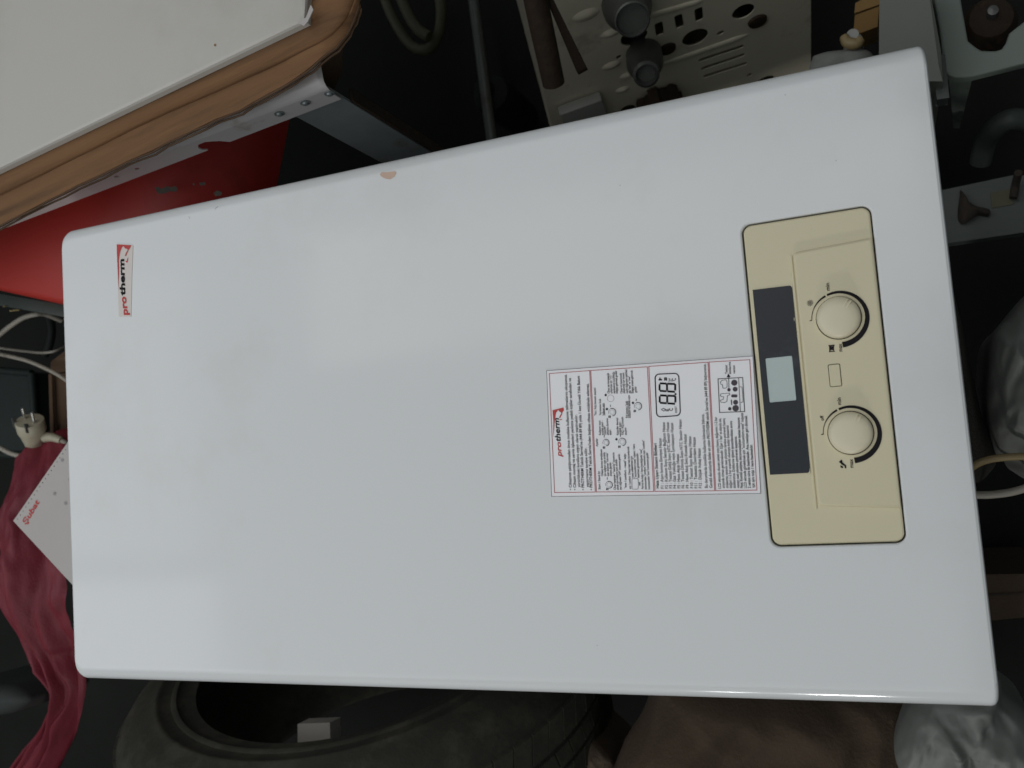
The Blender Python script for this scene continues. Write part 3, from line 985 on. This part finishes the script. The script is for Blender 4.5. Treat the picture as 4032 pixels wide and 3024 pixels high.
for a_, b_ in (((40, 1224), (76, 1220)), ((14, 1206), (22, 1206))):
    mb = MB()
    mb.tube([at(*a_, gz + .003), at(*b_, gz + .003)], 0.0011, 8, 1)
    mb.build('brass_screw', M['brass'], rail)

# ------------------------------------------------------------------ cables and plug at the left
def cable(pts, z, r, label, m='cable', name='power_cable', group='loose white cables'):
    mb = MB()
    mb.tube([at(p[0], p[1], p[2] if len(p) > 2 else z) for p in pts], r, 10, 5)
    return tag(mb.build(name, M[m], None, smooth=60), label, 'cable', group)


cable([(-90, 1390), (-40, 1345), (0, 1316), (40, 1284), (90, 1252), (140, 1238), (180, 1238, .455), (240, 1262, .43)], 0.47, 0.0034, 'white cable arching up beneath the grey-green steel rail')
cable([(-60, 1362), (0, 1370), (80, 1381), (160, 1389), (215, 1383), (265, 1362, .40), (330, 1340, .38)], 0.42, 0.0019, 'thin pale cable just above the thicker white cable')
cable([(-60, 1378), (0, 1394), (100, 1418), (170, 1446), (230, 1476), (275, 1508), (340, 1570)], 0.44, 0.0029, 'thick white cable running down behind the boiler edge')
plug = empty('power_plug', at(130, 1720, .40), 'dirty cream two-pin mains plug with its cord looping below', 'plug')
pa, pf = at(140, 1752, .435), at(116, 1656, .455)
ax = (pf - pa).normalized()
ln = (pf - pa).length
mb = MB()
mb.lathe(pa, ax, [(0.006, -0.002), (0.0125, 0.0), (0.0145, ln * .25), (0.0165, ln * .48), (0.0185, ln * .6), (0.0188, ln * .97), (0.0180, ln)], 28)
mb.build('plug_body', M['plug'], plug, smooth=40)
sd = ax.cross(Z).normalized()
if sd.x < 0: sd = -sd
for s in (-1, 1):
    mb = MB()
    mb.tube([pf + sd * 0.0095 * s, pf + sd * 0.0095 * s + ax * 0.017], 0.0021, 10, 1)
    mb.build('pin', M['pin'], plug, smooth=40)
    mb = MB()
    mb.box(pf + sd * (0.0125 * s - .0009) + Z * 0.0125 - ax * 0.016, ax * 0.015, sd * 0.0018, Z * 0.006)
    mb.build('earth_clip', M['steel'], plug)
mb = MB()
mb.tube([at(175, 1722, .437), at(205, 1722, .435), at(240, 1733, .432)], lambda t: 0.0075 - 0.0028 * t, 12, 4)
mb.build('strain_relief', M['plug'], plug, smooth=60)
mb = MB()
mb.tube([at(238, 1732, .432), at(262, 1750, .425), at(240, 1778, .42), (at(180, 1795, .42)), at(110, 1800, .42), at(50, 1788, .42), at(0, 1763, .42), at(-60, 1720, .42)], 0.0034, 10, 6)
mb.build('cord', M['cable'], plug, smooth=60)

# carton behind the plug
ct_ = empty('cardboard_box', at(260, 1600, 0.2), 'brown cardboard box half hidden behind the boiler top, beside the plug', 'box')
q = [at(204, 1478, .40), at(420, 1440, .40), at(440, 1760, .40), at(214, 1745, .40)]
mb = MB()
mb.prism([p - Z * 0.25 for p in q], Z * 0.25)
mb.build('box_body', M['board2'], ct_)
mb = MB()
mb.prism([at(200, 1474, .404), at(212, 1474, .404), at(222, 1744, .404), at(208, 1748, .404)], Z * 0.004)
mb.build('box_rim', M['board2'], ct_)
mb = MB()
mb.prism([at(206, 1472, .41), at(210, 1425, .43), at(292, 1362, .44), at(420, 1340, .43), at(420, 1438, .41)], Z * 0.004)
mb.build('box_flap', M['board2'], ct_)
# dark crates in the gap
ck = empty('plastic_crate', at(60, 1600, .05), 'dark green plastic crate in the gap left of the boiler', 'crate')
mb = MB()
q = [at(-200, 1440, .30), at(130, 1470, .30), at(150, 1790, .30), at(-200, 1790, .30)]
mb.prism([p - Z * 0.29 for p in q], Z * 0.29)
mb.build('crate_body', M['crate'], ck)
mb = MB()
for i in range(4):
    mb.tube([q[i] + Z * .002, q[(i + 1) % 4] + Z * .002], 0.006, 8, 1)
mb.build('crate_rim', M['crate'], ck, smooth=50)
mb = MB()
mb.tube([at(195, 1240, .3), at(205, 1300, .3), at(195, 1360, .3), at(175, 1400, .3)], 0.006, 10, 5)
tag(mb.build('black_hose', M['dark'], smooth=60), 'dull dark hose curving in the shade under the grey-green rail', 'hose')

# ------------------------------------------------------------------ calendar sheet
cz = 0.60
f0 = at(52, 2051, cz)
e1 = (at(295, 1700, cz) - f0).normalized()
e2 = (at(307, 2326, cz) - f0).normalized()
hl = []
cal_outer = [(0, 0), (0.22, 0), (0.22, 0.16), (0, 0.16)]
hl = [circle(0.006 + k * 0.0064, 0.0035, 0.0008, 8) for k in range(24)]
cal = sheet('calendar_page', M['card'], None, cal_outer, hl, (f0, e1, e2, Z), 0.0012)
tag(cal, 'white calendar page with red lettering poking out beside the red cloth', 'calendar')
pr = Print(lambda x, y: at(x * .798, 1700 + y * .798, cz), 0.0005)
pr.text('Şubat', (128, 462), (196, 348), 0.0075, .016)
pr.build('month_name', M['red_ink'], cal)
for c in ((270, 305), (325, 352), (308, 140), (372, 400), (345, 235)):
    pr = Print(lambda x, y: at(x * .798, 1700 + y * .798, cz), 0.0005)
    pr.dot(c, 0.0022, 0.0020)
    pr.build('faded_date', M['faded'], cal)

# ------------------------------------------------------------------ maroon cloth
cl = [  # centre line px, half width px, height
    ((90, 1780), 210, .44), ((60, 1900), 190, .47), ((20, 2040), 175, .49), ((15, 2160), 205, .50), ((20, 2290), 225, .50), ((65, 2440), 205, .48),
    ((140, 2580), 172, .45), ((238, 2720), 80, .42), ((200, 2860), 88, .38), ((120, 3000), 105, .34), ((50, 3120), 120, .31)]
ctr = spline([at(c[0], c[1], z) for c, hw, z in cl], 8)
wid = spline([Vector((hw, 0, 0)) for c, hw, z in cl], 8)
rows = []
for i, p in enumerate(ctr):
    t = (ctr[min(i + 1, len(ctr) - 1)] - ctr[max(i - 1, 0)]).normalized()
    sd = Vector((t.y, -t.x, 0)).normalized()
    if sd.x < 0: sd = -sd
    hw = wid[i].x * 0.00034
    row = []
    u_ = i / len(ctr)
    tw = max(0, min(1, (u_ - .35) / .3))
    for j in range(61):
        s = -1 + 2 * j / 60
        wv_ = s + .22 * noise.noise(Vector((s * 1.3, u_ * 3, 1))) + .10 * noise.noise(Vector((s * 3.1, u_ * 11, 4)))
        ph = wv_ * (5.0 + 3.5 * tw)
        am = .35 + .9 * abs(noise.noise(Vector((s * 2.3, u_ * 3.3, 8))))
        zz = (0.008 + 0.014 * tw) * am * (abs(math.sin(ph)) ** 0.6) + 0.014 * noise.noise(Vector((s * 2.2, u_ * 8, 5)))
        zz += 0.004 * noise.noise(Vector((s * 7, u_ * 24, 2))) - 0.035 * s * s - (.06 * max(0, -s) ** 1.5 if u_ < .62 else 0)
        row.append(p + sd * hw * s * (1 + .06 * noise.noise(Vector((u_ * 13, s, 9)))) + Z * zz)
    rows.append(row)
mb = MB()
mb.quad_grid(rows)
clo = mb.build('maroon_cloth', M['maroon'], None, smooth=180)
tag(clo, 'pleated maroon cloth bunched at the bottom left beside the boiler', 'cloth')


def lump(name, outline_px, z, h, m, label, cat, seed=0, amp=0.02, freq=9, n=48, group=None, crease=False):
    """A crumpled thing standing on whatever lies below, with the outline seen in the photo."""
    pts = spline([at(*p, z) for p in outline_px + outline_px[:1]], 6)[:-1]
    c = sum(pts, Vector()) / len(pts)
    rows = []
    m_ = 30 if crease else 14
    for k in range(m_ + 1):
        t = k / m_
        row = []
        for p in pts:
            qq = c.lerp(p, math.sin(t * math.pi / 2) if t < 1 else 1)
            f = noise.noise(Vector((qq.x * freq, qq.y * freq, seed)))
            if crease:
                wx, wy = qq.x + .03 * noise.noise(Vector((qq.x * 11, qq.y * 11, seed + 8))), qq.y + .03 * noise.noise(Vector((qq.x * 11, qq.y * 11, seed + 9)))
                f = sum(a_ * (1 - 2.2 * abs(noise.noise(Vector((wx * freq * k_ * 1.4, wy * freq * k_ * .8, seed + k_)))) ** .8) for a_, k_ in ((.7, 1), (.4, 2.1), (.2, 4.3)))
            row.append(Vector((qq.x, qq.y, z + h * math.cos(t * math.pi / 2) * 0.9 + amp * f * (1 - 0.5 * t))))
        rows.append(row)
    rows.append([Vector((p.x, p.y, max(0.004, z - 0.10))) for p in rows[-1]])
    mb = MB()
    mb.quad_grid(rows, close=True)
    return tag(mb.build(name, M[m], None, smooth=180), label, cat, group)


lump('plastic_bag', [(-120, 2680), (0, 2690), (80, 2700), (130, 2750), (70, 2800), (-40, 2815), (-140, 2800)], .40, .03, 'greybag', 'dull grey plastic bag at the left edge behind the maroon cloth', 'bag', 3, .006, 30)

# ------------------------------------------------------------------ tyre leaning beside the stand
TC = Vector((0.0171, -0.0655, 0.3094))
TN = Vector((0.0001, 0.9537, 0.3008)).normalized()
RH, RO, TW = 0.213, 0.316, 0.185
tyre = empty('car_tyre', (TC.x, TC.y - .05, 0), 'dusty black car tyre standing upright below the long side of the boiler', 'tyre')
u0 = TN.cross(Z).normalized()
v0 = u0.cross(TN)
def ringpt(a, r, off): return TC + TN * off + (u0 * math.cos(a) + v0 * math.sin(a)) * r
prof = [(RH, -.004), (RH - .002, 0.002), (RH + .008, 0.004), (RH + .018, 0.0075), (RH + .020, 0.0105), (RH + .025, 0.0108), (RH + .027, 0.0088), (RH + .040, 0.0105), (RH + .042, 0.0122), (RH + .046, 0.0122), (RH + .048, 0.0102), (RH + .06, 0.008), (RH + .085, -0.006), (RO - .006, -0.020), (RO - .001, -0.030)]
prof2 = [(r, -TW - o) for r, o in prof[::-1]]
NS = 120
mb = MB()
rows = [[ringpt(2 * math.pi * k / NS, r, o) for k in range(NS)] for r, o in prof + prof2]
rows += [[ringpt(2 * math.pi * k / NS, RH + .02, -TW + .02) for k in range(NS)], [ringpt(2 * math.pi * k / NS, RO - .02, -TW / 2) for k in range(NS)], [ringpt(2 * math.pi * k / NS, RH + .02, -.02) for k in range(NS)]]
mb.quad_grid(rows, close=True, close_u=True)
mb.build('tyre_carcass', M['rubber'], tyre, smooth=50)
mb = MB()
nb = 72
for k in range(nb):
    for (o0, o1, sk) in ((-0.026, -0.062, .3), (-0.066, -0.090, -.2), (-0.094, -0.119, .2), (-0.123, -0.159, -.3)):
        a0, a1 = 2 * math.pi * (k + .04) / nb, 2 * math.pi * (k + .95) / nb
        d = sk * 2 * math.pi / nb
        p = [ringpt(a0, RO - .003, o0), ringpt(a1, RO - .003, o0), ringpt(a1 + d, RO - .003, o1), ringpt(a0 + d, RO - .003, o1)]
        q_ = [ringpt(a0, RO + .0012, o0 - .0010), ringpt(a1, RO + .0012, o0 - .0010), ringpt(a1 + d, RO + .0012, o1 + .0010), ringpt(a0 + d, RO + .0012, o1 + .0010)]
        mb.add(p + q_, [[0, 1, 5, 4], [1, 2, 6, 5], [2, 3, 7, 6], [3, 0, 4, 7], [4, 5, 6, 7]])
tr = mb.build('tread_block', M['rubber'], tyre)
tr['kind'] = 'stuff'
wb = empty('white_carton', at(1230, 2880, .35), 'small white carton standing inside the hole of the tyre', 'box')
mb = MB()
mb.prism([at(1172, 2850, .44), at(1298, 2845, .44), at(1304, 3000, .44), at(1172, 3005, .44)], -Z * 0.022)
mb.build('carton_body', M['whitebox'], wb, bevel=0.001)

# ------------------------------------------------------------------ sacks and bags along the bottom right
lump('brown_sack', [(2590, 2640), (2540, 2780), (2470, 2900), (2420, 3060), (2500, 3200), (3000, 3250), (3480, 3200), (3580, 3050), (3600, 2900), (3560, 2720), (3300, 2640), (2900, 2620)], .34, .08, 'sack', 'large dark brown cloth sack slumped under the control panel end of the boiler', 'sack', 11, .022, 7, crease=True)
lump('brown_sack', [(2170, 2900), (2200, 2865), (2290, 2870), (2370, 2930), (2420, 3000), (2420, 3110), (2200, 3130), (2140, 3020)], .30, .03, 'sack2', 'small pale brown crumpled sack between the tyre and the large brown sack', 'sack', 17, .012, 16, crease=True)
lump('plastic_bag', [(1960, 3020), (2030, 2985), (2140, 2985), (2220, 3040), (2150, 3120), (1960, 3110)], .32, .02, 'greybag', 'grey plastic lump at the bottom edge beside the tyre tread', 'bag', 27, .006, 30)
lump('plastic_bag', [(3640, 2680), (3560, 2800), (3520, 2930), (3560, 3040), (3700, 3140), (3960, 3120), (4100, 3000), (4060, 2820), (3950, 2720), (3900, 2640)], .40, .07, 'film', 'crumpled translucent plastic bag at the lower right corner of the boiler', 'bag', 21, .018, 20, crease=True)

# ------------------------------------------------------------------ right-hand side
lump('plastic_bag', [(4060, 1140), (3970, 1250), (3902, 1330), (3886, 1450), (3882, 1600), (3902, 1730), (3930, 1800), (3995, 1815), (4040, 1870), (4160, 1900), (4220, 1600), (4200, 1300)], .46, .07, 'film', 'clear plastic bag with milky folds at the right edge above the cables', 'bag', 31, .022, 17, crease=True)
mb = MB()
A = spline([at(x, y, .50) for x, y in ((3735, 1080), (3770, 1250), (3800, 1450), (3830, 1650), (3850, 1840), (3855, 1900))], 6)
B = spline([at(x, y, .46) for x, y in ((3738, 1080), (3790, 1290), (3830, 1480), (3868, 1640), (3925, 1800), (3890, 1870))], 6)
mb.quad_grid([[a + Vector((-.05, 0, .02)), a, a.lerp(b_, .5) + Z * .004, b_, b_ - Z * .03] for a, b_ in zip(A, B)])
tag(mb.build('black_net', M['mesh'], None, smooth=60), 'black woven netting pressed against the lower end of the boiler', 'net')
cable([(3780, 1880), (3830, 1838), (3875, 1815), (3935, 1803), (4032, 1797), (4120, 1800)], .53, 0.0030, 'yellowed cable at the right edge crossing below the clear plastic bag', 'ycable', group=None)
cable([(3780, 1950), (3840, 1949), (3900, 1948), (3980, 1938), (4060, 1915), (4120, 1890)], .50, 0.0033, 'white cable at the right edge below the yellowed cable')
bx = empty('cardboard_box', at(3960, 2340, .1), 'dark brown cardboard box low down beyond the boiler, right edge', 'box')
mb = MB()
q = [at(3860, 2262, .25), at(4150, 2258, .25), at(4160, 2420, .25), at(3890, 2445, .25)]
mb.prism([p - Z * 0.24 for p in q], Z * 0.24)
mb.build('box_body', M['sack'], bx, bevel=0.002)
mb = MB()
mb.prism([q[0].lerp(q[3], .42) + Z * .001, q[1].lerp(q[2], .42) + Z * .001, q[1].lerp(q[2], .46) + Z * .001, q[0].lerp(q[3], .46) + Z * .001], Z * 0.0015)
mb.build('box_seam', M['rag'], bx)
# grey sheet with a brown rag
M['lowsheet'] = mat('dim_grey_sheet', (0.075, 0.088, 0.08), 0.6, var=0.15, vscale=10, dirt=(0.035, 0.036, 0.034), dscale=14)
gs = empty('grey_sheet', at(3880, 820, .29), 'grey sheet-metal panel lying low beyond the boiler, with a rag on it', 'panel')
mb = MB()
mb.prism([at(3640, 763, .30), at(3998, 688, .30), at(4150, 700, .30), at(4150, 898, .30), at(3650, 970, .30)], -Z * 0.02)
mb.build('sheet_body', M['lowsheet'], gs, bevel=0.003)
mb = MB()
mb.prism([at(3900, 760, .3005), at(3985, 742, .3005), at(3990, 805, .3005), at(3905, 820, .3005)], Z * 0.0008)
mb.build('yellow_label', M['olive'], gs)
lump('rag', [(3781, 748), (3798, 770), (3812, 795), (3850, 815), (3896, 826), (3893, 848), (3853, 845), (3825, 862), (3793, 879), (3776, 868), (3772, 835), (3778, 785)], .306, .012, 'rag', 'dark brown rag lying on the grey sheet-metal panel', 'rag', 41, .004, 60)
mb = MB()
mb.tube([at(4010, 680, .33), at(3998, 730, .31), at(3990, 780, .31)], .004, 8, 4)
tag(mb.build('power_lead', M['rag'], None, smooth=60), 'short dark cord hanging over the end of the grey sheet', 'cord')
mb = MB()
mb.tube([at(3860, 640, .22), at(3880, 560, .24), at(3925, 500, .27), (at(3985, 470, .28)), at(4060, 480, .27)], .0115, 16, 6)
tag(mb.build('pipe_elbow', M['rail'], None, smooth=60), 'green-grey pipe elbow in the dark at the right edge', 'pipe')
# grey-green frame plate with a U-shaped cut-out
fz = 0.42
fp = [(3640, -120), (3679, 0), (3700, 120), (3716, 262), (3722, 282), (3738, 297), (3760, 304), (3800, 304), (3832, 300), (4060, 243), (4160, 215), (4160, 50), (4032, 84), (3974, 130), (3960, 170), (3944, 192), (3920, 199), (3866, 198), (3845, 186), (3812, 160), (3794, 60), (3784, 0), (3770, -120)]
fo = at(3700, 120, fz)
fr = empty('machine_frame', fo - Z * .05, 'grey-green sheet-metal frame with a U-shaped cut-out, top right', 'frame')
sheet('frame_plate', M['greycab'], fr, [tuple((at(x, y, fz) - fo).xy) for x, y in fp], [], (fo, X, Y, Z), 0.012, bevel=0.002)
mb = MB()
q = [at(3734, 290, fz - .013), at(3832, 296, fz - .013)]
q2 = [at(3778, 505, .18), at(3755, 505, .18)]
mb.prism([q[0], q[1], q2[0], q2[1]], Vector((0.0, 0.02, 0)))
mb.build('leg', M['greycab'], fr)
# dark motor sitting in the cut-out
mo = empty('dark_motor', at(3890, 60, .30), 'dark brown motor housing sitting in the U-shaped cut-out', 'motor')
mb = MB()
mc = at(3905, 60, .36)
mb.lathe(mc - Z * .08, Z, [(0.024, 0), (0.026, .01), (0.026, .06), (0.020, .075), (0.008, .08)], 28)
mb.build('motor_can', M['rust'], mo, smooth=40)
mb = MB()
mb.lathe(mc, Z, [(0.005, -.002), (0.005, .012), (0.0, .013)], 14)
mb.build('shaft', M['steel'], mo, smooth=40)
# grey cabinet at the top right, between the chassis and the frame
gc = empty('grey_cabinet', at(3560, 60, .02), 'plain grey metal cabinet side behind the control panel end of the boiler', 'cabinet')
mb = MB()
q = [at(3464, -160, .50), at(3640, -160, .50), at(3705, 200, .50), at(3712, 320, .46), at(3460, 320, .46)]
mb.prism([q[0], q[1], q[2], q[3], q[4]], -Z * 0.42)
mb.build('cabinet_side', M['greycab2'], gc)
mb = MB()
mb.prism([at(3660, 205, .44), at(3722, 215, .44), at(3738, 385, .44), at(3690, 392, .44)], -Z * .02)
mb.build('cabinet_foot', M['rail'], gc, bevel=.003)
# wood block, yellow tap and film in the gap
mb = MB()
q = [at(3366, 60, .34), at(3462, 25, .34), at(3455, 105, .33), at(3360, 140, .33)]
mb.prism(q, -Z * .04)
tag(mb.build('wood_block', M['wood'], None, bevel=.002), 'small yellow wood block in the dark gap beside the grey cabinet', 'block')
mb = MB()
mb.prism([at(3368, 12, .31), at(3464, -40, .31), at(3462, 18, .31), at(3364, 52, .31)], -Z * .04)
tag(mb.build('wood_block', M['wood'], None, bevel=.002), 'darker wood block just above the small yellow one, at the top edge', 'block')
tp = empty('gas_tap', at(3370, 190, .25), 'small yellow gas tap handle near the top right of the boiler', 'tap')
mb = MB()
mb.tube([at(3322, 142, .38), at(3338, 168, .38), at(3372, 172, .38), at(3392, 152, .38)], lambda t: .0042 + .002 * math.sin(t * math.pi), 10, 5)
mb.build('handle', M['ycable'], tp, smooth=60)
mb = MB()
mb.lathe(at(3362, 195, .34), Z, [(0.010, 0), (0.010, .02), (0.006, .024), (0.006, .04)], 20)
mb.build('tap_body', M['wplastic'], tp, smooth=40)
lump('plastic_bag', [(3200, 225), (3250, 212), (3330, 205), (3400, 200), (3440, 225), (3430, 300), (3300, 320), (3190, 300)], .36, .02, 'film', 'scrap of clear plastic film tucked under the yellow gas tap', 'bag', 51, .006, 45)

# ------------------------------------------------------------------ second boiler chassis, top middle
pn = Vector((0.205, -0.973, 0.105)).normalized()
P0 = at(2700, 200, .26)
pe = (on_plane(2950, 130, P0, pn) - on_plane(2620, 250, P0, pn)).normalized()
pu = pn.cross(pe).normalized()
if pu.z < 0: pu = -pu
def pl(px, py):
    d = on_plane(px, py, P0, pn) - P0
    return (d.dot(pe), d.dot(pu))
ch = empty('boiler_chassis', Vector((P0.x, P0.y + .1, 0)), 'old cream boiler chassis with drilled base plate and pipe stubs, behind the boiler', 'boiler')
zc = lambda x, y: pl(2000 + x * .5425, y * .5425)
ell = lambda cx, cy, r, sx=1.0: circle(*zc(cx, cy), r * .96, 24, r * sx * .96)
def slot(p, q, r):
    a, b = Vector(zc(*p)), Vector(zc(*q))
    t = (b - a).normalized()
    n = Vector((-t.y, t.x))
    out = []
    for k in range(7):
        g = R(90 + 30 * k)
        out.append(tuple(a + (t * math.cos(g) + n * math.sin(g)) * r))
    for k in range(7):
        g = R(-90 + 30 * k)
        out.append(tuple(b + (t * math.cos(g) + n * math.sin(g)) * r))
    return out
holes = [ell(915, 270, .0172), ell(1358, 272, .0168), ell(1708, 84, .0140), ell(1690, -22, .006),
         ell(805, 415, .0038), ell(1542, 240, .0050, .8), ell(1752, 545, .0040), ell(1870, 590, .013),
         ell(870, 795, .011)]
for x0, y0, x1, y1 in ((1062, 165, 1120, 255), (1205, 110, 1265, 200), (1352, 60, 1405, 150)):
    c = [zc(x0, y0 + 10), zc(x0 + 60, y0 - 12), zc(x1 + 14, y1 - 10), zc(x1 - 44, y1 + 10)]
    holes.append([tuple(Vector(c[i]).lerp(Vector(c[(i + 1) % 4]), t)) for i in range(4) for t in (.12, .88)])
for p, q_ in (((1400, 436), (1692, 340)), ((1420, 496), (1703, 402)), ((1436, 553), (1718, 464))):
    holes.append(slot(p, q_, .0035))
la_, lb_ = Vector(pl(2095, 120)), Vector(pl(2172, 500))
ra_, rb_ = Vector(pl(3193, 0)), Vector(pl(3193, 270))
lu, ru = (la_ - lb_).normalized(), (ra_ - rb_).normalized()
plate_out = [tuple(lb_ - lu * .06), tuple(rb_ - ru * .10), tuple(ra_ + ru * .14), tuple(la_ + lu * .12)]
def inside(p):
    r_ = True
    for i in range(4):
        a, b = Vector(plate_out[i]), Vector(plate_out[(i + 1) % 4])
        r_ = r_ and (b - a).x * (p[1] - a.y) - (b - a).y * (p[0] - a.x) > .002 * (b - a).length
    return r_
if area2(plate_out) < 0: plate_out = plate_out[::-1]
inb = lambda h: all(inside(p) for p in h)
sheet('base_plate', M['chassis'], ch, plate_out, [h for h in holes if inb(h)], (P0, pe, pu, pn), 0.0016, hole_depth=.0016)
mb = MB()
cs = [P0 + pe * p[0] + pu * p[1] - pn * .0005 for p in plate_out]
for i in range(4):
    a, b = cs[i], cs[(i + 1) % 4]
    inw = ((cs[(i + 2) % 4] - b).normalized()) * .0015
    mb.box(a, b - a, inw, -pn * .25)
mb.prism([c - pn * .25 for c in cs], -pn * .003)
mb.build('chassis_shell', M['chassis'], ch)
# pressed ribs and dimples
for (p, q_, r) in (((1110, 470), (1745, 250), .0032), ((1010, 118), (1420, 0), .0030)):
    mb = MB()
    a, b = zc(*p), zc(*q_)
    A_, B_ = P0 + pe * a[0] + pu * a[1], P0 + pe * b[0] + pu * b[1]
    t = (B_ - A_).normalized()
    n = pn.cross(t)
    rows = []
    for k in range(13):
        s = k / 12
        h = min(1, 6 * s, 6 * (1 - s)) ** .5
        rows.append([A_.lerp(B_, s) + n * r * 1.6 * math.cos(R(180 * j / 8)) * (.4 + .6 * h) + pn * (r * .75 * math.sin(R(180 * j / 8)) * h + .0001) for j in range(9)])
    mb.quad_grid(rows)
    mb.build('pressed_rib', M['chassis'], ch, smooth=60)
for cx, cy, r in ((565, 110, .013), (745, 240, .010), (750, 475, .010), (865, 545, .008), (830, 650, .008)):
    mb = MB()
    a = zc(cx, cy)
    A_ = P0 + pe * a[0] + pu * a[1]
    rows = []
    for k in range(5):
        rr_ = r * (1 - k / 4) + 1e-5
        rows.append([A_ + (pe * 1.25 * math.cos(R(15 * j)) + pu * .8 * math.sin(R(15 * j))) * rr_ + pn * (.003 * math.sin(R(90 * k / 4)) + .0001) for j in range(24)])
    mb.quad_grid(rows, close=True)
    mb.build('pressed_dimple', M['chassis'], ch, smooth=60)
for cx, cy, r in ((1155, 350, .011), (1810, 150, .012)):
    mb = MB()
    a = zc(cx, cy)
    mb.lathe(P0 + pe * a[0] + pu * a[1] + pn * .0002, pn, [(r, 0), (r * .9, .003), (r * .5, .004), (0, .004)], 20, cap=False)
    mb.build('blanking_cap', M['rust'], ch, smooth=40)
# pipe stubs
def stub(name, base, tip, z_tip, prof, m):
    a = zc(*base)
    A_ = P0 + pe * a[0] + pu * a[1]
    # the tip lies straight out from the plate along its normal, tipped a little
    B_ = on_plane(2000 + tip[0] * .5425, tip[1] * .5425, P0 + pn * z_tip, pn)
    axx = (B_ - A_)
    mb = MB()
    ln_ = axx.length
    mb.lathe(A_, axx, [(r, h * ln_) for r, h in prof], 26)
    return mb.build(name, M[m], ch, smooth=35)
stub('pipe_stub', (850, 10), (905, 145), .05, [(.027, 0), (.027, .35), (.025, .5), (.0195, .72), (.0192, .98), (.0175, 1.0), (.0165, .96), (.0165, .86)], 'zinc')
stub('valve_body', (985, 385), (1005, 545), .07, [(.022, 0), (.022, .45), (.0185, .6), (.0145, .68), (.0158, .70), (.0145, .74), (.0158, .78), (.0145, .82), (.0158, .87), (.0145, .92), (.0152, .97), (.012, 1.0), (.010, .9)], 'zinc')
mb = MB()
nt_ = pl(2000 + 1090 * .5425, 700 * .5425)
NC = P0 + pe * nt_[0] + pu * nt_[1] + pn * .002
nt_prof = []
rows = []
for k in range(60):
    a = 2 * math.pi * k / 60
    tooth = .031 if (k // 5) % 2 else .0235
    rows.append([NC + (pe * math.cos(a) + pu * math.sin(a)) * rr_ + pn * h for rr_, h in ((tooth, 0), (tooth, .030), (tooth - .003, .034), (.012, .034), (.012, .004))])
mb.quad_grid(rows, close_u=True)
mb.build('castle_nut', M['rust'], ch, smooth=30)
mb = MB()
mb.box(P0 + pe * pl(2195, 420)[0] + pu * (pl(2360, 352)[1] - .13) + pn * .002, pe * (pl(2358, 352)[0] - pl(2195, 420)[0]), pu * .13, pn * .014)
mb.build('white_bracket', M['wplastic'], ch, bevel=.002)

# brown pipe and strip standing in front of the chassis
bp = empty('copper_pipe', at(2185, 340, .1), 'brown weathered pipe with an open end left of the cream chassis', 'pipe')
mb = MB()
p1, p2 = at(2096, -60, .60), at(2180, 328, .52)
mb.lathe(p1, p2 - p1, [(.0112, 0), (.0116, .3 * (p2 - p1).length), (.0112, (p2 - p1).length * .98), (.0112, (p2 - p1).length), (.0092, (p2 - p1).length), (.0092, (p2 - p1).length - .03), (0.0, (p2 - p1).length - .03)], 24, cap=False)
mb.build('pipe_tube', M['rust'], bp, smooth=40)
mb = MB()
a = [at(2155, -20, .585), at(2290, 276, .51)]
sd = Vector((.0050, 0.0015, 0))
mb.prism([a[0] - sd * .5, a[0] + sd * .5, a[1] + sd, a[1] - sd], -Z * .006)
tag(mb.build('brown_strip', M['rust'], None), 'dark brown flat strip slanting across the corner of the cream chassis', 'strip')
# grey pipe and olive hose in the dark
mb = MB()
p1, p2 = at(1848, -120, .20), at(1945, 620, .20)
mb.tube([p1, p2], .0078, 16, 1)
tag(mb.build('grey_pipe', M['steel'], None, smooth=60), 'thin grey steel pipe crossing the dark gap behind the boiler', 'pipe')
mb = MB()
mb.tube([at(x, y, z) for x, y, z in ((1480, -120, .12), (1525, 20, .12), (1575, 120, .12), (1630, 185, .12), (1690, 190, .125), (1728, 130, .13), (1735, 20, .135), (1700, -120, .14), (1600, -180, .145), (1560, -100, .15), (1590, 20, .15), (1640, 110, .15), (1690, 145, .15))], .0085, 12, 6)
tag(mb.build('olive_hose', M['olive'], None, smooth=60), 'coil of olive hose in the dark at the top edge', 'hose')
mb = MB()
mb.lathe(at(2050, 470, .05), Z, [(.03, 0), (.03, .10), (.027, .12), (.012, .13), (.012, .15)], 20)
tag(mb.build('grey_bottle', M['dark'], None, smooth=40), 'dark plastic bottle standing in the shade beside the chassis', 'bottle')
